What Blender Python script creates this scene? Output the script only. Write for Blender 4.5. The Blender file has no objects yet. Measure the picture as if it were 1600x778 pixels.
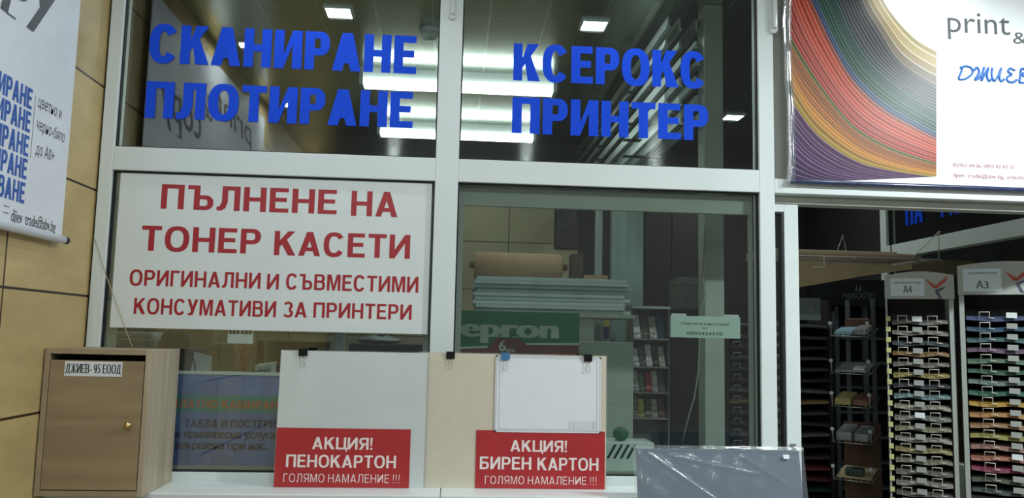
import bpy, math, random
from mathutils import Vector, Matrix
random.seed(7)
SC = bpy.context.scene
COL = SC.collection

# ------------------------------------------------------------------ camera
RIGHT = Vector((0.997081804946926, -0.07310567743437707, 0.02198713648115134))
UP = Vector((-0.02955716420838009, -0.10413660492992022, 0.994123705359463))
FWD = Vector((0.07038642118859872, 0.9918725358837851, 0.10599351051706259))
FOC = 1280.7097
EYE = Vector((0.0, -3.2, 1.6))
cd = bpy.data.cameras.new('camera')
cd.sensor_width = 36.0
cd.lens = FOC / 1600.0 * 36.0
cam = bpy.data.objects.new('camera', cd)
cam.matrix_world = Matrix(((RIGHT.x, UP.x, -FWD.x, EYE.x), (RIGHT.y, UP.y, -FWD.y, EYE.y), (RIGHT.z, UP.z, -FWD.z, EYE.z), (0, 0, 0, 1)))
COL.objects.link(cam)
SC.camera = cam

# ------------------------------------------------------------------ world, lights, exposure
SC.view_settings.view_transform = 'Standard'
SC.view_settings.look = 'None'
SC.view_settings.exposure = 0.0
SC.view_settings.gamma = 1.0
SC.view_settings.use_curve_mapping = False
wd = bpy.data.worlds.new('corridor_ambience')
SC.world = wd
wd.use_nodes = True
wd.node_tree.nodes['Background'].inputs[0].default_value = (0.95, 1.0, 1.0, 1)
wd.node_tree.nodes['Background'].inputs[1].default_value = 0.09
FAR_POWER = 36.0       # added corridor lamps, far out, for even light on the shop front
NEAR_POWER = 1.6        # added corridor lamps that wash the shop front from close above
WALL_POWER = 3.6        # corridor lamps along the tiled wall
MID_POWER = 9.5         # added corridor lamps half way out, so brightness falls off downwards
GLARE_POWER = 105.0     # the bright corridor lamp in front of the shop banner
INNER_SPOT_POWER = 3.5
DOOR_SPOT_POWER = 10.0
TUBE_STRENGTH = 8.0
CEIL = 3.2


def area_light(name, loc, size, power, rgb=(1, 1, 1), spread=180.0):
    ld = bpy.data.lights.new(name, 'AREA')
    ld.shape = 'SQUARE'
    ld.size = size
    ld.energy = power
    ld.color = rgb
    ld.spread = math.radians(spread)
    o = bpy.data.objects.new(name, ld)
    o.location = loc
    COL.objects.link(o)
    return o


OUT_SPOTS = [(-1.2, -1.28, WALL_POWER), (-1.2, -2.48, WALL_POWER), (-0.61, -0.3, NEAR_POWER), (0.68, -0.3, NEAR_POWER), (1.96, -0.3, NEAR_POWER),
             (-0.61, -4.62, FAR_POWER), (0.68, -4.62, FAR_POWER), (1.96, -4.62, FAR_POWER), (-0.06, -1.6, MID_POWER), (1.89, -1.6, MID_POWER), (2.85, -1.5, GLARE_POWER)]
SHOP_SPOTS = [(-.61, .81, INNER_SPOT_POWER), (.68, .815, INNER_SPOT_POWER), (1.96, .815, 1.2), (1.96, 2.4, DOOR_SPOT_POWER)]


def point_light(name, loc, radius, power, rgb=(1, 1, 1)):
    ld = bpy.data.lights.new(name, 'POINT')
    ld.shadow_soft_size = radius
    ld.energy = power
    ld.color = rgb
    o = bpy.data.objects.new(name, ld)
    o.location = loc
    COL.objects.link(o)
    return o


# ------------------------------------------------------------------ helpers


def at(px, py, Y):
    """point of the place seen at a measured pixel of the photograph, on the vertical plane y = Y"""
    d = RIGHT * (px - 800.0) + UP * (389.0 - py) + FWD * FOC
    return EYE + d * ((Y - EYE.y) / d.y)


def atx(px, py, X):
    d = RIGHT * (px - 800.0) + UP * (389.0 - py) + FWD * FOC
    return EYE + d * ((X - EYE.x) / d.x)


def lin(c):
    c = c / 255.0
    return c / 12.92 if c <= 0.04045 else ((c + 0.055) / 1.055) ** 2.4


def rgba(c):
    return (lin(c[0]), lin(c[1]), lin(c[2]), 1)


def new_mat(name):
    m = bpy.data.materials.new(name)
    m.use_nodes = True
    nt = m.node_tree
    return m, nt, nt.nodes['Principled BSDF']


def M(name, c, rough=0.5, metal=0.0, var=0.07, scale=6.0, bump=0.0, spec=0.5, stretch=(1, 1, 1)):
    """procedural material: a base colour with a soft noise variation"""
    m, nt, p = new_mat(name)
    tc = nt.nodes.new('ShaderNodeTexCoord')
    mp = nt.nodes.new('ShaderNodeMapping')
    mp.inputs['Scale'].default_value = stretch
    nz = nt.nodes.new('ShaderNodeTexNoise')
    nz.inputs['Scale'].default_value = scale
    nz.inputs['Detail'].default_value = 4
    rp = nt.nodes.new('ShaderNodeValToRGB')
    b = rgba(c)
    rp.color_ramp.elements[0].position = 0.3
    rp.color_ramp.elements[1].position = 0.7
    rp.color_ramp.elements[0].color = tuple(v * (1 - var) for v in b[:3]) + (1,)
    rp.color_ramp.elements[1].color = tuple(min(1, v * (1 + var)) for v in b[:3]) + (1,)
    L = nt.links.new
    L(tc.outputs['Object'], mp.inputs['Vector'])
    L(mp.outputs['Vector'], nz.inputs['Vector'])
    L(nz.outputs['Fac'], rp.inputs['Fac'])
    L(rp.outputs['Color'], p.inputs['Base Color'])
    p.inputs['Roughness'].default_value = rough
    p.inputs['Metallic'].default_value = metal
    p.inputs['Specular IOR Level'].default_value = spec
    if bump:
        bp = nt.nodes.new('ShaderNodeBump')
        bp.inputs['Strength'].default_value = bump
        bp.inputs['Distance'].default_value = 0.01
        L(nz.outputs['Fac'], bp.inputs['Height'])
        L(bp.outputs['Normal'], p.inputs['Normal'])
    return m


def emit_mat(name, c, strength):
    m, nt, p = new_mat(name)
    p.inputs['Base Color'].default_value = rgba(c)
    p.inputs['Emission Color'].default_value = rgba(c)
    p.inputs['Emission Strength'].default_value = strength
    return m


def glass_mat(name, tint, base=0.075, edge=0.5):
    m, nt, p = new_mat(name)
    nt.nodes.remove(p)
    out = nt.nodes['Material Output']
    tr = nt.nodes.new('ShaderNodeBsdfTransparent')
    tr.inputs['Color'].default_value = rgba(tint)
    gl = nt.nodes.new('ShaderNodeBsdfGlossy')
    gl.inputs['Roughness'].default_value = 0.012
    lw = nt.nodes.new('ShaderNodeLayerWeight')
    lw.inputs['Blend'].default_value = 0.5
    pw = nt.nodes.new('ShaderNodeMath'); pw.operation = 'POWER'; pw.inputs[1].default_value = 4.0
    ma = nt.nodes.new('ShaderNodeMath'); ma.operation = 'MULTIPLY_ADD'
    ma.inputs[1].default_value = edge; ma.inputs[2].default_value = base
    mx = nt.nodes.new('ShaderNodeMixShader')
    L = nt.links.new
    L(lw.outputs['Facing'], pw.inputs[0]); L(pw.outputs[0], ma.inputs[0]); L(ma.outputs[0], mx.inputs['Fac'])
    L(tr.outputs[0], mx.inputs[1]); L(gl.outputs[0], mx.inputs[2]); L(mx.outputs[0], out.inputs['Surface'])
    return m


def film_mat(name, tint, gloss=0.12, rough=0.12, haze=0.12):
    """clear plastic film: mostly see-through, a milky share and a gloss"""
    m, nt, p = new_mat(name)
    nt.nodes.remove(p)
    out = nt.nodes['Material Output']
    tr = nt.nodes.new('ShaderNodeBsdfTransparent'); tr.inputs['Color'].default_value = (1, 1, 1, 1)
    df = nt.nodes.new('ShaderNodeBsdfDiffuse'); df.inputs['Color'].default_value = rgba(tint)
    gl = nt.nodes.new('ShaderNodeBsdfGlossy'); gl.inputs['Roughness'].default_value = rough
    tc = nt.nodes.new('ShaderNodeTexCoord')
    nz = nt.nodes.new('ShaderNodeTexNoise'); nz.inputs['Scale'].default_value = 14; nz.inputs['Detail'].default_value = 5
    bp = nt.nodes.new('ShaderNodeBump'); bp.inputs['Strength'].default_value = 0.35; bp.inputs['Distance'].default_value = 0.01
    m1 = nt.nodes.new('ShaderNodeMixShader'); m1.inputs[0].default_value = haze
    m2 = nt.nodes.new('ShaderNodeMixShader'); m2.inputs[0].default_value = gloss
    L = nt.links.new
    L(tc.outputs['Object'], nz.inputs['Vector']); L(nz.outputs['Fac'], bp.inputs['Height']); L(bp.outputs['Normal'], gl.inputs['Normal'])
    L(tr.outputs[0], m1.inputs[1]); L(df.outputs[0], m1.inputs[2]); L(m1.outputs[0], m2.inputs[1]); L(gl.outputs[0], m2.inputs[2])
    L(m2.outputs[0], out.inputs['Surface'])
    return m


def panel_mat(name, axes, width, height, shift, face, seam, seam_w, rough, metal, var, bump=0.0, nscale=3.0):
    """tiles or panels: a brick texture with no offset, on two chosen axes of the object's own coordinates"""
    m, nt, p = new_mat(name)
    L = nt.links.new
    tc = nt.nodes.new('ShaderNodeTexCoord')
    sp = nt.nodes.new('ShaderNodeSeparateXYZ')
    L(tc.outputs['Object'], sp.inputs[0])
    cb = nt.nodes.new('ShaderNodeCombineXYZ')
    for i in (0, 1):
        ad = nt.nodes.new('ShaderNodeMath'); ad.operation = 'ADD'; ad.inputs[1].default_value = shift[i]
        L(sp.outputs['XYZ'.index(axes[i])], ad.inputs[0]); L(ad.outputs[0], cb.inputs[i])
    br = nt.nodes.new('ShaderNodeTexBrick')
    br.offset = 0.0; br.squash = 1.0
    br.inputs['Scale'].default_value = 1.0
    br.inputs['Mortar Size'].default_value = seam_w
    br.inputs['Mortar Smooth'].default_value = 0.0
    br.inputs['Brick Width'].default_value = width
    br.inputs['Row Height'].default_value = height
    f = rgba(face)
    br.inputs['Color1'].default_value = tuple(v * (1 - var) for v in f[:3]) + (1,)
    br.inputs['Color2'].default_value = tuple(v * (1 + var) for v in f[:3]) + (1,)
    br.inputs['Mortar'].default_value = rgba(seam)
    L(cb.outputs[0], br.inputs['Vector'])
    nz = nt.nodes.new('ShaderNodeTexNoise'); nz.inputs['Scale'].default_value = nscale; nz.inputs['Detail'].default_value = 7
    nz.inputs['Roughness'].default_value = 0.65
    mpn = nt.nodes.new('ShaderNodeMapping'); mpn.inputs['Scale'].default_value = (1, 0.7, 2.2)
    L(tc.outputs['Object'], mpn.inputs['Vector']); L(mpn.outputs['Vector'], nz.inputs['Vector'])
    rp = nt.nodes.new('ShaderNodeValToRGB')
    rp.color_ramp.elements[0].position = 0.28; rp.color_ramp.elements[1].position = 0.72
    rp.color_ramp.elements[0].color = (1 - 2.6 * var, 1 - 2.9 * var, 1 - 3.4 * var, 1)
    rp.color_ramp.elements[1].color = (1, 1, 1, 1)
    L(nz.outputs['Fac'], rp.inputs['Fac'])
    mu = nt.nodes.new('ShaderNodeMixRGB'); mu.blend_type = 'MULTIPLY'; mu.inputs[0].default_value = 1
    L(br.outputs['Color'], mu.inputs[1]); L(rp.outputs['Color'], mu.inputs[2]); L(mu.outputs[0], p.inputs['Base Color'])
    p.inputs['Roughness'].default_value = rough
    p.inputs['Metallic'].default_value = metal
    if bump:
        inv = nt.nodes.new('ShaderNodeMath'); inv.operation = 'SUBTRACT'; inv.inputs[0].default_value = 1
        L(br.outputs['Fac'], inv.inputs[1])
        bp = nt.nodes.new('ShaderNodeBump'); bp.inputs['Strength'].default_value = bump; bp.inputs['Distance'].default_value = 0.004
        L(inv.outputs[0], bp.inputs['Height']); L(bp.outputs['Normal'], p.inputs['Normal'])
    return m


def wood_mat(name, c, dark, axis, rough=0.45):
    m, nt, p = new_mat(name)
    L = nt.links.new
    tc = nt.nodes.new('ShaderNodeTexCoord')
    mp = nt.nodes.new('ShaderNodeMapping')
    s = [14, 14, 14]; s['XYZ'.index(axis)] = 1.1
    mp.inputs['Scale'].default_value = s
    nz = nt.nodes.new('ShaderNodeTexNoise'); nz.inputs['Scale'].default_value = 1.0; nz.inputs['Detail'].default_value = 6
    nz.inputs['Distortion'].default_value = 0.6
    rp = nt.nodes.new('ShaderNodeValToRGB')
    rp.color_ramp.elements[0].position = 0.3; rp.color_ramp.elements[1].position = 0.68
    rp.color_ramp.elements[0].color = rgba(dark); rp.color_ramp.elements[1].color = rgba(c)
    L(tc.outputs['Object'], mp.inputs[0]); L(mp.outputs[0], nz.inputs['Vector']); L(nz.outputs['Fac'], rp.inputs[0])
    L(rp.outputs[0], p.inputs['Base Color'])
    p.inputs['Roughness'].default_value = rough
    return m


class MB:
    """collects shapes in world coordinates; build() links them as ONE mesh object"""

    def __init__(s):
        s.v = []; s.f = []; s.mi = []; s.cur = 0; s.smooth = set()

    def poly(s, pts):
        n = len(s.v)
        s.v += [tuple(p) for p in pts]
        s.f.append(tuple(range(n, n + len(pts)))); s.mi.append(s.cur)
        return s

    def box(s, a, b):
        x0, x1 = sorted((a[0], b[0])); y0, y1 = sorted((a[1], b[1])); z0, z1 = sorted((a[2], b[2]))
        n = len(s.v)
        s.v += [(x0, y0, z0), (x1, y0, z0), (x1, y1, z0), (x0, y1, z0), (x0, y0, z1), (x1, y0, z1), (x1, y1, z1), (x0, y1, z1)]
        for q in ((0, 3, 2, 1), (4, 5, 6, 7), (0, 1, 5, 4), (1, 2, 6, 5), (2, 3, 7, 6), (3, 0, 4, 7)):
            s.f.append(tuple(n + i for i in q)); s.mi.append(s.cur)
        return s

    def hexa(s, front, back):
        """front, back: four corners each, same order"""
        n = len(s.v)
        s.v += [tuple(p) for p in front] + [tuple(p) for p in back]
        for q in ((0, 1, 2, 3), (7, 6, 5, 4), (0, 4, 5, 1), (1, 5, 6, 2), (2, 6, 7, 3), (3, 7, 4, 0)):
            s.f.append(tuple(n + i for i in q)); s.mi.append(s.cur)
        return s

    def prism(s, pts, vec):
        n = len(s.v); k = len(pts); vec = Vector(vec)
        s.v += [tuple(p) for p in pts] + [tuple(Vector(p) + vec) for p in pts]
        s.f.append(tuple(range(n, n + k))); s.mi.append(s.cur)
        s.f.append(tuple(range(n + 2 * k - 1, n + k - 1, -1))); s.mi.append(s.cur)
        for i in range(k):
            j = (i + 1) % k
            s.f.append((n + i, n + k + i, n + k + j, n + j)); s.mi.append(s.cur)
        return s

    def tube(s, pts, r, n=6, cap=True):
        pts = [Vector(p) for p in pts]
        rings = []
        ref = None
        for i, p in enumerate(pts):
            t = (pts[min(i + 1, len(pts) - 1)] - pts[max(i - 1, 0)]).normalized()
            if ref is None:
                ref = t.orthogonal().normalized()
            a = (ref - t * ref.dot(t))
            a = a.normalized() if a.length > 1e-6 else t.orthogonal().normalized()
            ref = a
            b = t.cross(a)
            rr = r[i] if isinstance(r, (list, tuple)) else r
            base = len(s.v)
            for k in range(n):
                an = 2 * math.pi * k / n
                s.v.append(tuple(p + (a * math.cos(an) + b * math.sin(an)) * rr))
            rings.append(base)
        for i in range(len(rings) - 1):
            for k in range(n):
                k2 = (k + 1) % n
                s.smooth.add(len(s.f))
                s.f.append((rings[i] + k, rings[i] + k2, rings[i + 1] + k2, rings[i + 1] + k)); s.mi.append(s.cur)
        if cap:
            s.f.append(tuple(rings[0] + k for k in reversed(range(n)))); s.mi.append(s.cur)
            s.f.append(tuple(rings[-1] + k for k in range(n))); s.mi.append(s.cur)
        return s

    def lathe(s, base, axis, prof, n=20):
        """prof: (distance along axis, radius)"""
        axis = Vector(axis).normalized(); base = Vector(base)
        return s.tube([base + axis * (h + i * 1e-5) for i, (h, r) in enumerate(prof)], [r for h, r in prof], n)

    def grid(s, fn, nu, nv):
        n = len(s.v)
        for j in range(nv + 1):
            for i in range(nu + 1):
                s.v.append(tuple(fn(i / nu, j / nv)))
        w = nu + 1
        for j in range(nv):
            for i in range(nu):
                s.smooth.add(len(s.f))
                s.f.append((n + j * w + i, n + j * w + i + 1, n + (j + 1) * w + i + 1, n + (j + 1) * w + i)); s.mi.append(s.cur)
        return s

    def build(s, name, mats, parent=None, bevel=0.0, origin=None):
        if not isinstance(mats, (list, tuple)):
            mats = [mats]
        if parent is not None:
            o0 = Vector(parent.matrix_basis.translation)
            q = parent.parent
            while q is not None:
                o0 = o0 + Vector(q.matrix_basis.translation); q = q.parent
            loc = Vector((0, 0, 0))
        else:
            if origin is None:
                xs = [v[0] for v in s.v]; ys = [v[1] for v in s.v]; zs = [v[2] for v in s.v]
                origin = ((min(xs) + max(xs)) / 2, (min(ys) + max(ys)) / 2, min(zs))
            o0 = Vector(origin); loc = o0
        me = bpy.data.meshes.new(name)
        me.from_pydata([tuple(Vector(v) - o0) for v in s.v], [], s.f)
        for m in mats:
            me.materials.append(m)
        for i, p in enumerate(me.polygons):
            p.material_index = s.mi[i]
            p.use_smooth = i in s.smooth
        me.update()
        o = bpy.data.objects.new(name, me)
        o.location = loc
        COL.objects.link(o)
        if parent is not None:
            o.parent = parent
        if bevel:
            b = o.modifiers.new('soft_edges', 'BEVEL'); b.width = bevel; b.segments = 2; b.limit_method = 'ANGLE'; b.angle_limit = 0.7
        return o


def tag(o, label=None, cat=None, group=None, kind=None):
    if label: o['label'] = label
    if cat: o['category'] = cat
    if group: o['group'] = group
    if kind: o['kind'] = kind
    return o


def thing(name, loc, label, cat, group=None, kind=None):
    o = bpy.data.objects.new(name, None)
    o.empty_display_size = 0.05
    o.location = loc
    COL.objects.link(o)
    return tag(o, label, cat, group, kind)


def struct(o):
    o['kind'] = 'structure'
    return o


def copy_tree(o, parent=None):
    c = o.copy(); COL.objects.link(c)
    if parent is not None:
        c.parent = parent
    for ch in list(o.children):
        copy_tree(ch, c)
    return c


# ------------------------------------------------------------------ lettering
def R4(x0, y0, x1, y1):
    return [(x0, y0), (x1, y0), (x1, y1), (x0, y1)]


def ring(cx, cy, rx, ry, t, u, a0=0.0, a1=360.0, e=2.4, n=28):
    out = []
    def pt(a, RX, RY):
        c, s_ = math.cos(a), math.sin(a)
        return (cx + RX * math.copysign(abs(c) ** (2 / e), c), cy + RY * math.copysign(abs(s_) ** (2 / e), s_))
    for i in range(n):
        A = math.radians(a0 + (a1 - a0) * i / n); B = math.radians(a0 + (a1 - a0) * (i + 1) / n)
        out.append([pt(A, rx - t, ry - u), pt(A, rx, ry), pt(B, rx, ry), pt(B, rx - t, ry - u)])
    return out


def bowl(x0, x1, y0, y1, t, u):
    rx = min((y1 - y0) / 2, (x1 - x0) * 0.62)
    xc = x1 - rx
    return [R4(x0, y0, xc, y0 + u), R4(x0, y1 - u, xc, y1)] + ring(xc, (y0 + y1) / 2, rx, (y1 - y0) / 2, t, u, -90, 90, 2.2, 14)


WID = {'А': .84, 'Б': .74, 'В': .76, 'Г': .60, 'Д': .86, 'Е': .67, 'Ж': 1.12, 'З': .66, 'И': .80, 'К': .80, 'Л': .80, 'М': .94, 'Н': .79, 'О': .86,
       'П': .79, 'Р': .72, 'С': .80, 'Т': .70, 'У': .76, 'Ц': .80, 'Ш': 1.1, 'Ъ': .90, 'Ь': .74, 'Я': .76, '!': .2, '-': .36, ' ': .34, '9': .6, '5': .6, '.': .2, 'Х': .8}


def glyph(ch, t, u, serif=False):
    w = WID[ch]; P = []
    if ch in 'НПИЦШ':
        P += [R4(0, 0, t, 1), R4(w - t, 0, w, 1)]
    if ch in 'КЕРВБЬГ':
        P += [R4(0, 0, t, 1)]
    if ch == 'Н': P += [R4(t, .5 - u / 2, w - t, .5 + u / 2)]
    elif ch == 'П': P += [R4(t, 1 - u, w - t, 1)]
    elif ch == 'И': P += [[(t, .0), (t, .36), (w - t, 1), (w - t, .64)]]
    elif ch == 'Ц': P += [R4(t, 0, w - t, u), R4(w - .02, -.2, w + .1, u)]
    elif ch == 'Ш': P += [R4(t, 0, w - t, u), R4(w / 2 - t / 2, u, w / 2 + t / 2, 1)]
    elif ch == 'К':
        P += [[(t, .34), (w - .02, 1), (w - .04 - 1.2 * t, 1), (t, .62)], [(t + .08, .46), (w - 1.3 * t, 0), (w + .02, 0), (t + .24, .70)]]
    elif ch in 'АД' and ch == 'А':
        P += [[(0, 0), (1.08 * t, 0), (w / 2 + .56 * t, 1), (w / 2 - .56 * t, 1)], [(w, 0), (w / 2 + .56 * t, 1), (w / 2 - .56 * t, 1), (w - 1.08 * t, 0)],
              R4(w * .2, .2, w * .8, .2 + u * .95)]
    elif ch == 'О': P += ring(w / 2, .5, w / 2, .515, t, u)
    elif ch == 'С': P += ring(w / 2, .5, w / 2, .515, t, u, 34, 326)
    elif ch == 'Е': P += [R4(t, 0, w, u), R4(t, 1 - u, w - .02, 1), R4(t, .52 - u / 2, w - .07, .52 + u / 2)]
    elif ch == 'Г': P += [R4(t, 1 - u, w, 1)]
    elif ch == 'Р': P += bowl(t, w, .38, 1, t, u)
    elif ch == 'В': P += bowl(t, w - .04, .47, 1, t, u * .92) + bowl(t, w, 0, .47 + u * .92, t, u * .92)
    elif ch == 'Б': P += bowl(t, w, 0, .6, t, u) + [R4(t, 1 - u, w - .06, 1)]
    elif ch == 'Ь': P += bowl(t, w, 0, .6, t, u)
    elif ch == 'Ъ': P += [R4(0, 1 - u, .24, 1), R4(.22, 0, .22 + t, 1)] + bowl(.22 + t, w, 0, .6, t, u)
    elif ch == 'Т': P += [R4(w / 2 - t / 2, 0, w / 2 + t / 2, 1), R4(0, 1 - u, w, 1)]
    elif ch == 'Л':
        P += [R4(w - t, 0, w, 1), R4(.17, 1 - u, w - t, 1), R4(.17, .36, .17 + t, 1 - u), [(.17, .36), (.17 + t, .36), (.14 + t * .8, .1), (.10, .17)],
              [(.10, .17), (.14 + t * .8, .1), (.08 + t * .4, 0), (0, 0), (0, u)]]
    elif ch == 'М':
        P += [R4(0, 0, t, 1), R4(w - t, 0, w, 1), [(t * .6, 1), (t * 1.5, 1), (w / 2 + .42 * t, 0), (w / 2 - .42 * t, 0)],
              [(w - t * .6, 1), (w / 2 + .42 * t, 0), (w / 2 - .42 * t, 0), (w - t * 1.5, 1)]]
    elif ch == 'У':
        P += [[(w - 1.12 * t, 1), (w, 1), (w * .3 + 1.0 * t, 0), (w * .3 - .05, 0)], [(0, 1), (1.15 * t, 1), (w * .5 + .5 * t, .30), (w * .5 - .35 * t, .24)],
              R4(w * .1, 0, w * .4, u * .9)]
    elif ch == 'З':
        P += ring(w * .46, .74, w * .48, .275, t, u * .9, -80, 160, 2.2, 16) + ring(w * .48, .255, w * .52, .27, t, u * .9, -160, 80, 2.2, 16)
    elif ch == 'Я':
        P += [R4(w - t, 0, w, 1)]
        P += [[(w - x, y) for x, y in q] for q in bowl(t, w, .38, 1, t, u)]
        P += [[(0, 0), (1.2 * t, 0), (w * .62, .42), (w * .62 - 1.15 * t, .42)]]
    elif ch == 'Д':
        P += [R4(w - .12 - t, u, w - .12, 1), R4(.24, 1 - u, w - .12, 1), [(.24, 1), (.24 + t * .7, 1), (.14 + t * .8, u), (.10, u)], R4(0, 0, w, u),
              R4(0, -.2, u * .9, u), R4(w - u * .9, -.2, w, u)]
    elif ch == 'Ж':
        c = w / 2
        P += [R4(c - t / 2, 0, c + t / 2, 1)]
        for sg in (-1, 1):
            P += [[(c, .44), (c + sg * w * .36, 1), (c + sg * w * .48, 1), (c + sg * .05, .40)], [(c, .62), (c + sg * .06, .62), (c + sg * w * .5, 0), (c + sg * (w * .5 - t * 1.1), 0)]]
    elif ch == 'Х': P += [[(0, 0), (1.2 * t, 0), (w, 1), (w - 1.2 * t, 1)], [(w - 1.2 * t, 0), (w, 0), (1.2 * t, 1), (0, 1)]]
    elif ch == '!': P += [R4(0, 0, t, u), [(0, 1), (t, 1), (t * .8, .3), (t * .2, .3)]]
    elif ch == '-': P += [R4(.04, .3, .34, .3 + u)]
    elif ch == '.': P += [R4(0, 0, t, u)]
    elif ch == '9': P += ring(.3, .68, .3, .33, t, u * .8) + ring(.3, .5, .3, .5, t, u * .8, -130, 20, 2.0, 16)
    elif ch == '5': P += [R4(.08, 1 - u * 1.3, .56, 1), R4(.08, .5, .08 + t * .6, 1)] + ring(.28, .32, .31, .33, t, u * .8, -150, 120, 2.0, 18)
    if serif and ch in 'НПИКЕРВТДЖЛАГ':
        sw = .05
        for q in list(P):
            if len(q) == 4 and q[0][0] == q[3][0] and q[1][0] == q[2][0] and q[2][1] - q[0][1] > .6:
                P += [R4(q[0][0] - sw, 0, q[1][0] + sw, .05), R4(q[0][0] - sw, .95, q[1][0] + sw, 1)]
        if ch == 'Е':
            P += [R4(w - .06, 0, w, .2), R4(w - .08, .8, w - .02, 1)]
    return P, w


def lay(B, string, O, U, V, t=.215, u=.17, gap=.11, serif=False):
    """block capitals filling the box O (lower left), U (width vector), V (cap height vector)"""
    O, U, V = Vector(O), Vector(U), Vector(V)
    items = []; x = 0.0
    for i, ch in enumerate(string):
        P, w = glyph(ch, t, u, serif)
        items.append((x, P)); x += w + (gap if ch != ' ' and i < len(string) - 1 else 0)
    total = x
    nrm = U.cross(V).normalized() * 2.5e-5      # overlapping strokes of one letter sit a hair apart
    k = 0
    for x0, P in items:
        for k, q in enumerate(P):
            B.poly([O + U * ((x0 + a) / total) + V * b + nrm * (k % 40) for a, b in q])
    return B


FONT_CACHE = {}


def font_polys(string):
    if string in FONT_CACHE:
        return FONT_CACHE[string]
    c = bpy.data.curves.new('words', 'FONT'); c.body = string; c.size = 1; c.resolution_u = 3
    o = bpy.data.objects.new('words', c); COL.objects.link(o)
    dg = bpy.context.evaluated_depsgraph_get()
    me = bpy.data.meshes.new_from_object(o.evaluated_get(dg))
    ps = [[(me.vertices[i].co.x, me.vertices[i].co.y) for i in p.vertices] for p in me.polygons]
    bpy.data.objects.remove(o); bpy.data.meshes.remove(me); bpy.data.curves.remove(c)
    xs = [a for p in ps for a, b in p]
    FONT_CACHE[string] = (ps, min(xs), max(xs))
    return FONT_CACHE[string]


def write(B, string, O, U, V, bold=0.0, shear=0.0):
    """running text in the plain font; O: baseline start, U: width vector, V: the vector of one em-height (cap height is about .72 of it)"""
    O, U, V = Vector(O), Vector(U), Vector(V)
    ps, x0, x1 = font_polys(string)
    steps = [0.0] if not bold else [-bold, -bold / 3, bold / 3, bold]
    nrm = U.cross(V).normalized() * 4e-5
    for k, dx in enumerate(steps):
        for p in ps:
            B.poly([O + U * ((a - x0 + dx + b * shear) / (x1 - x0)) + V * b + nrm * k for a, b in p])
    return B


def cap_line(B, s, lb, rb, top, Y, **k):
    """a straight line of capitals whose lower corners and top were measured in the photograph"""
    a = at(lb[0], lb[1], Y); b = at(rb[0], rb[1], Y); h = at(lb[0], top, Y).z - a.z
    z = (a.z + b.z) / 2
    return lay(B, s, (a.x, Y, z), (b.x - a.x, 0, 0), (0, 0, h), **k)


def run_line(B, s, lb, rb, em, Y, **k):
    a = at(lb[0], lb[1], Y); b = at(rb[0], rb[1], Y)
    z = (a.z + b.z) / 2
    return write(B, s, (a.x, Y, z), (b.x - a.x, 0, 0), (0, 0, em), **k)


# ------------------------------------------------------------------ materials
m_frame = M('painted_white_aluminium', (218, 226, 226), .38, 0, .03, 3)
m_frame_in = M('white_frame_inside', (214, 224, 216), .4, 0, .04, 3)
m_grey_frame = M('grey_rail_and_shade', (166, 168, 160), .5, 0, .05, 5)
m_gasket = M('black_rubber_gasket', (16, 18, 20), .6, 0, .1, 20)
m_glass = glass_mat('window_glass', (243, 249, 246), .15, .5)
m_tile = panel_mat('travertine_tiles', 'YZ', .6, .4055, (.582 + 6.0, -.094 + .0), (206, 182, 128), (52, 36, 20), .0042, .42, 0, .095, .9, 4.5)
m_tile_in = panel_mat('back_wall_tiles', 'XZ', .6, .405, (.14 + 3.0, .037), (188, 176, 140), (84, 76, 56), .004, .5, 0, .04, .5)
m_ceil = panel_mat('brushed_metal_ceiling', 'XY', .2853, 1.2, (.14 + 2.853 * 2, -.8 + 12.0), (196, 202, 194), (236, 240, 234), .0022, .24, 1.0, .05, .6, 1.0)
m_floor = panel_mat('floor_tiles', 'XY', .6, .6, (6, 6), (150, 146, 138), (80, 78, 74), .003, .35, 0, .05, .3)
m_dark = M('dark_brown_board', (46, 40, 36), .55, 0, .12, 5)
m_darkwall = M('charcoal_wall', (40, 38, 38), .7, 0, .1, 3)
m_white = M('white_board', (222, 228, 228), .45, 0, .03, 5)
m_sill = M('white_plastic_sill', (222, 228, 228), .35, 0, .025, 4)
m_cream = M('cream_cardboard', (226, 214, 192), .6, 0, .03, 30)
m_paper = M('white_paper', (226, 230, 236), .6, 0, .02, 20)
m_label_red = M('red_print', (176, 48, 52), .38, 0, .06, 10)
m_red_ink = M('dark_red_vinyl', (166, 34, 44), .4, 0, .03, 10)
m_white_ink = M('white_lettering', (240, 226, 224), .5, 0, .02, 10)
m_blue_vinyl = M('blue_vinyl', (24, 76, 220), .5, 0, .03, 6, 0, .12)
m_black_ink = M('black_ink', (24, 24, 28), .55, 0, .05, 10)
m_grey_ink = M('grey_ink', (84, 88, 92), .55, 0, .05, 10)
m_blue_ink = M('blue_print', (46, 92, 176), .5, 0, .08, 20)
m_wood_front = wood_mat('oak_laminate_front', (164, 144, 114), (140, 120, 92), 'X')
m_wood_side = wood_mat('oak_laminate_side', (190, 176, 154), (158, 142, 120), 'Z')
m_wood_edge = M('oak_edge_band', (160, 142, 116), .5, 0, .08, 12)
m_hollow = M('dark_inside', (26, 20, 18), .8)
m_brass = M('brushed_brass', (196, 170, 120), .25, 1.0, .05, 10)
m_steel = M('wire_steel', (196, 196, 190), .3, .9, .04, 10)
m_clip_black = M('black_clip_steel', (18, 18, 20), .35)
m_clip_blue = M('blue_clip_steel', (74, 128, 176), .35)
m_black_plastic = M('black_plastic', (24, 24, 26), .4)
m_film = film_mat('clear_film', (220, 230, 236))
m_film_thin = film_mat('clear_sleeve', (225, 232, 232), .05, .15, .06)
m_grey_foam = M('grey_foam_board', (98, 110, 126), .7, 0, .05, 40, .05)
m_cord = M('beige_cord', (176, 158, 128), .7)
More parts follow.
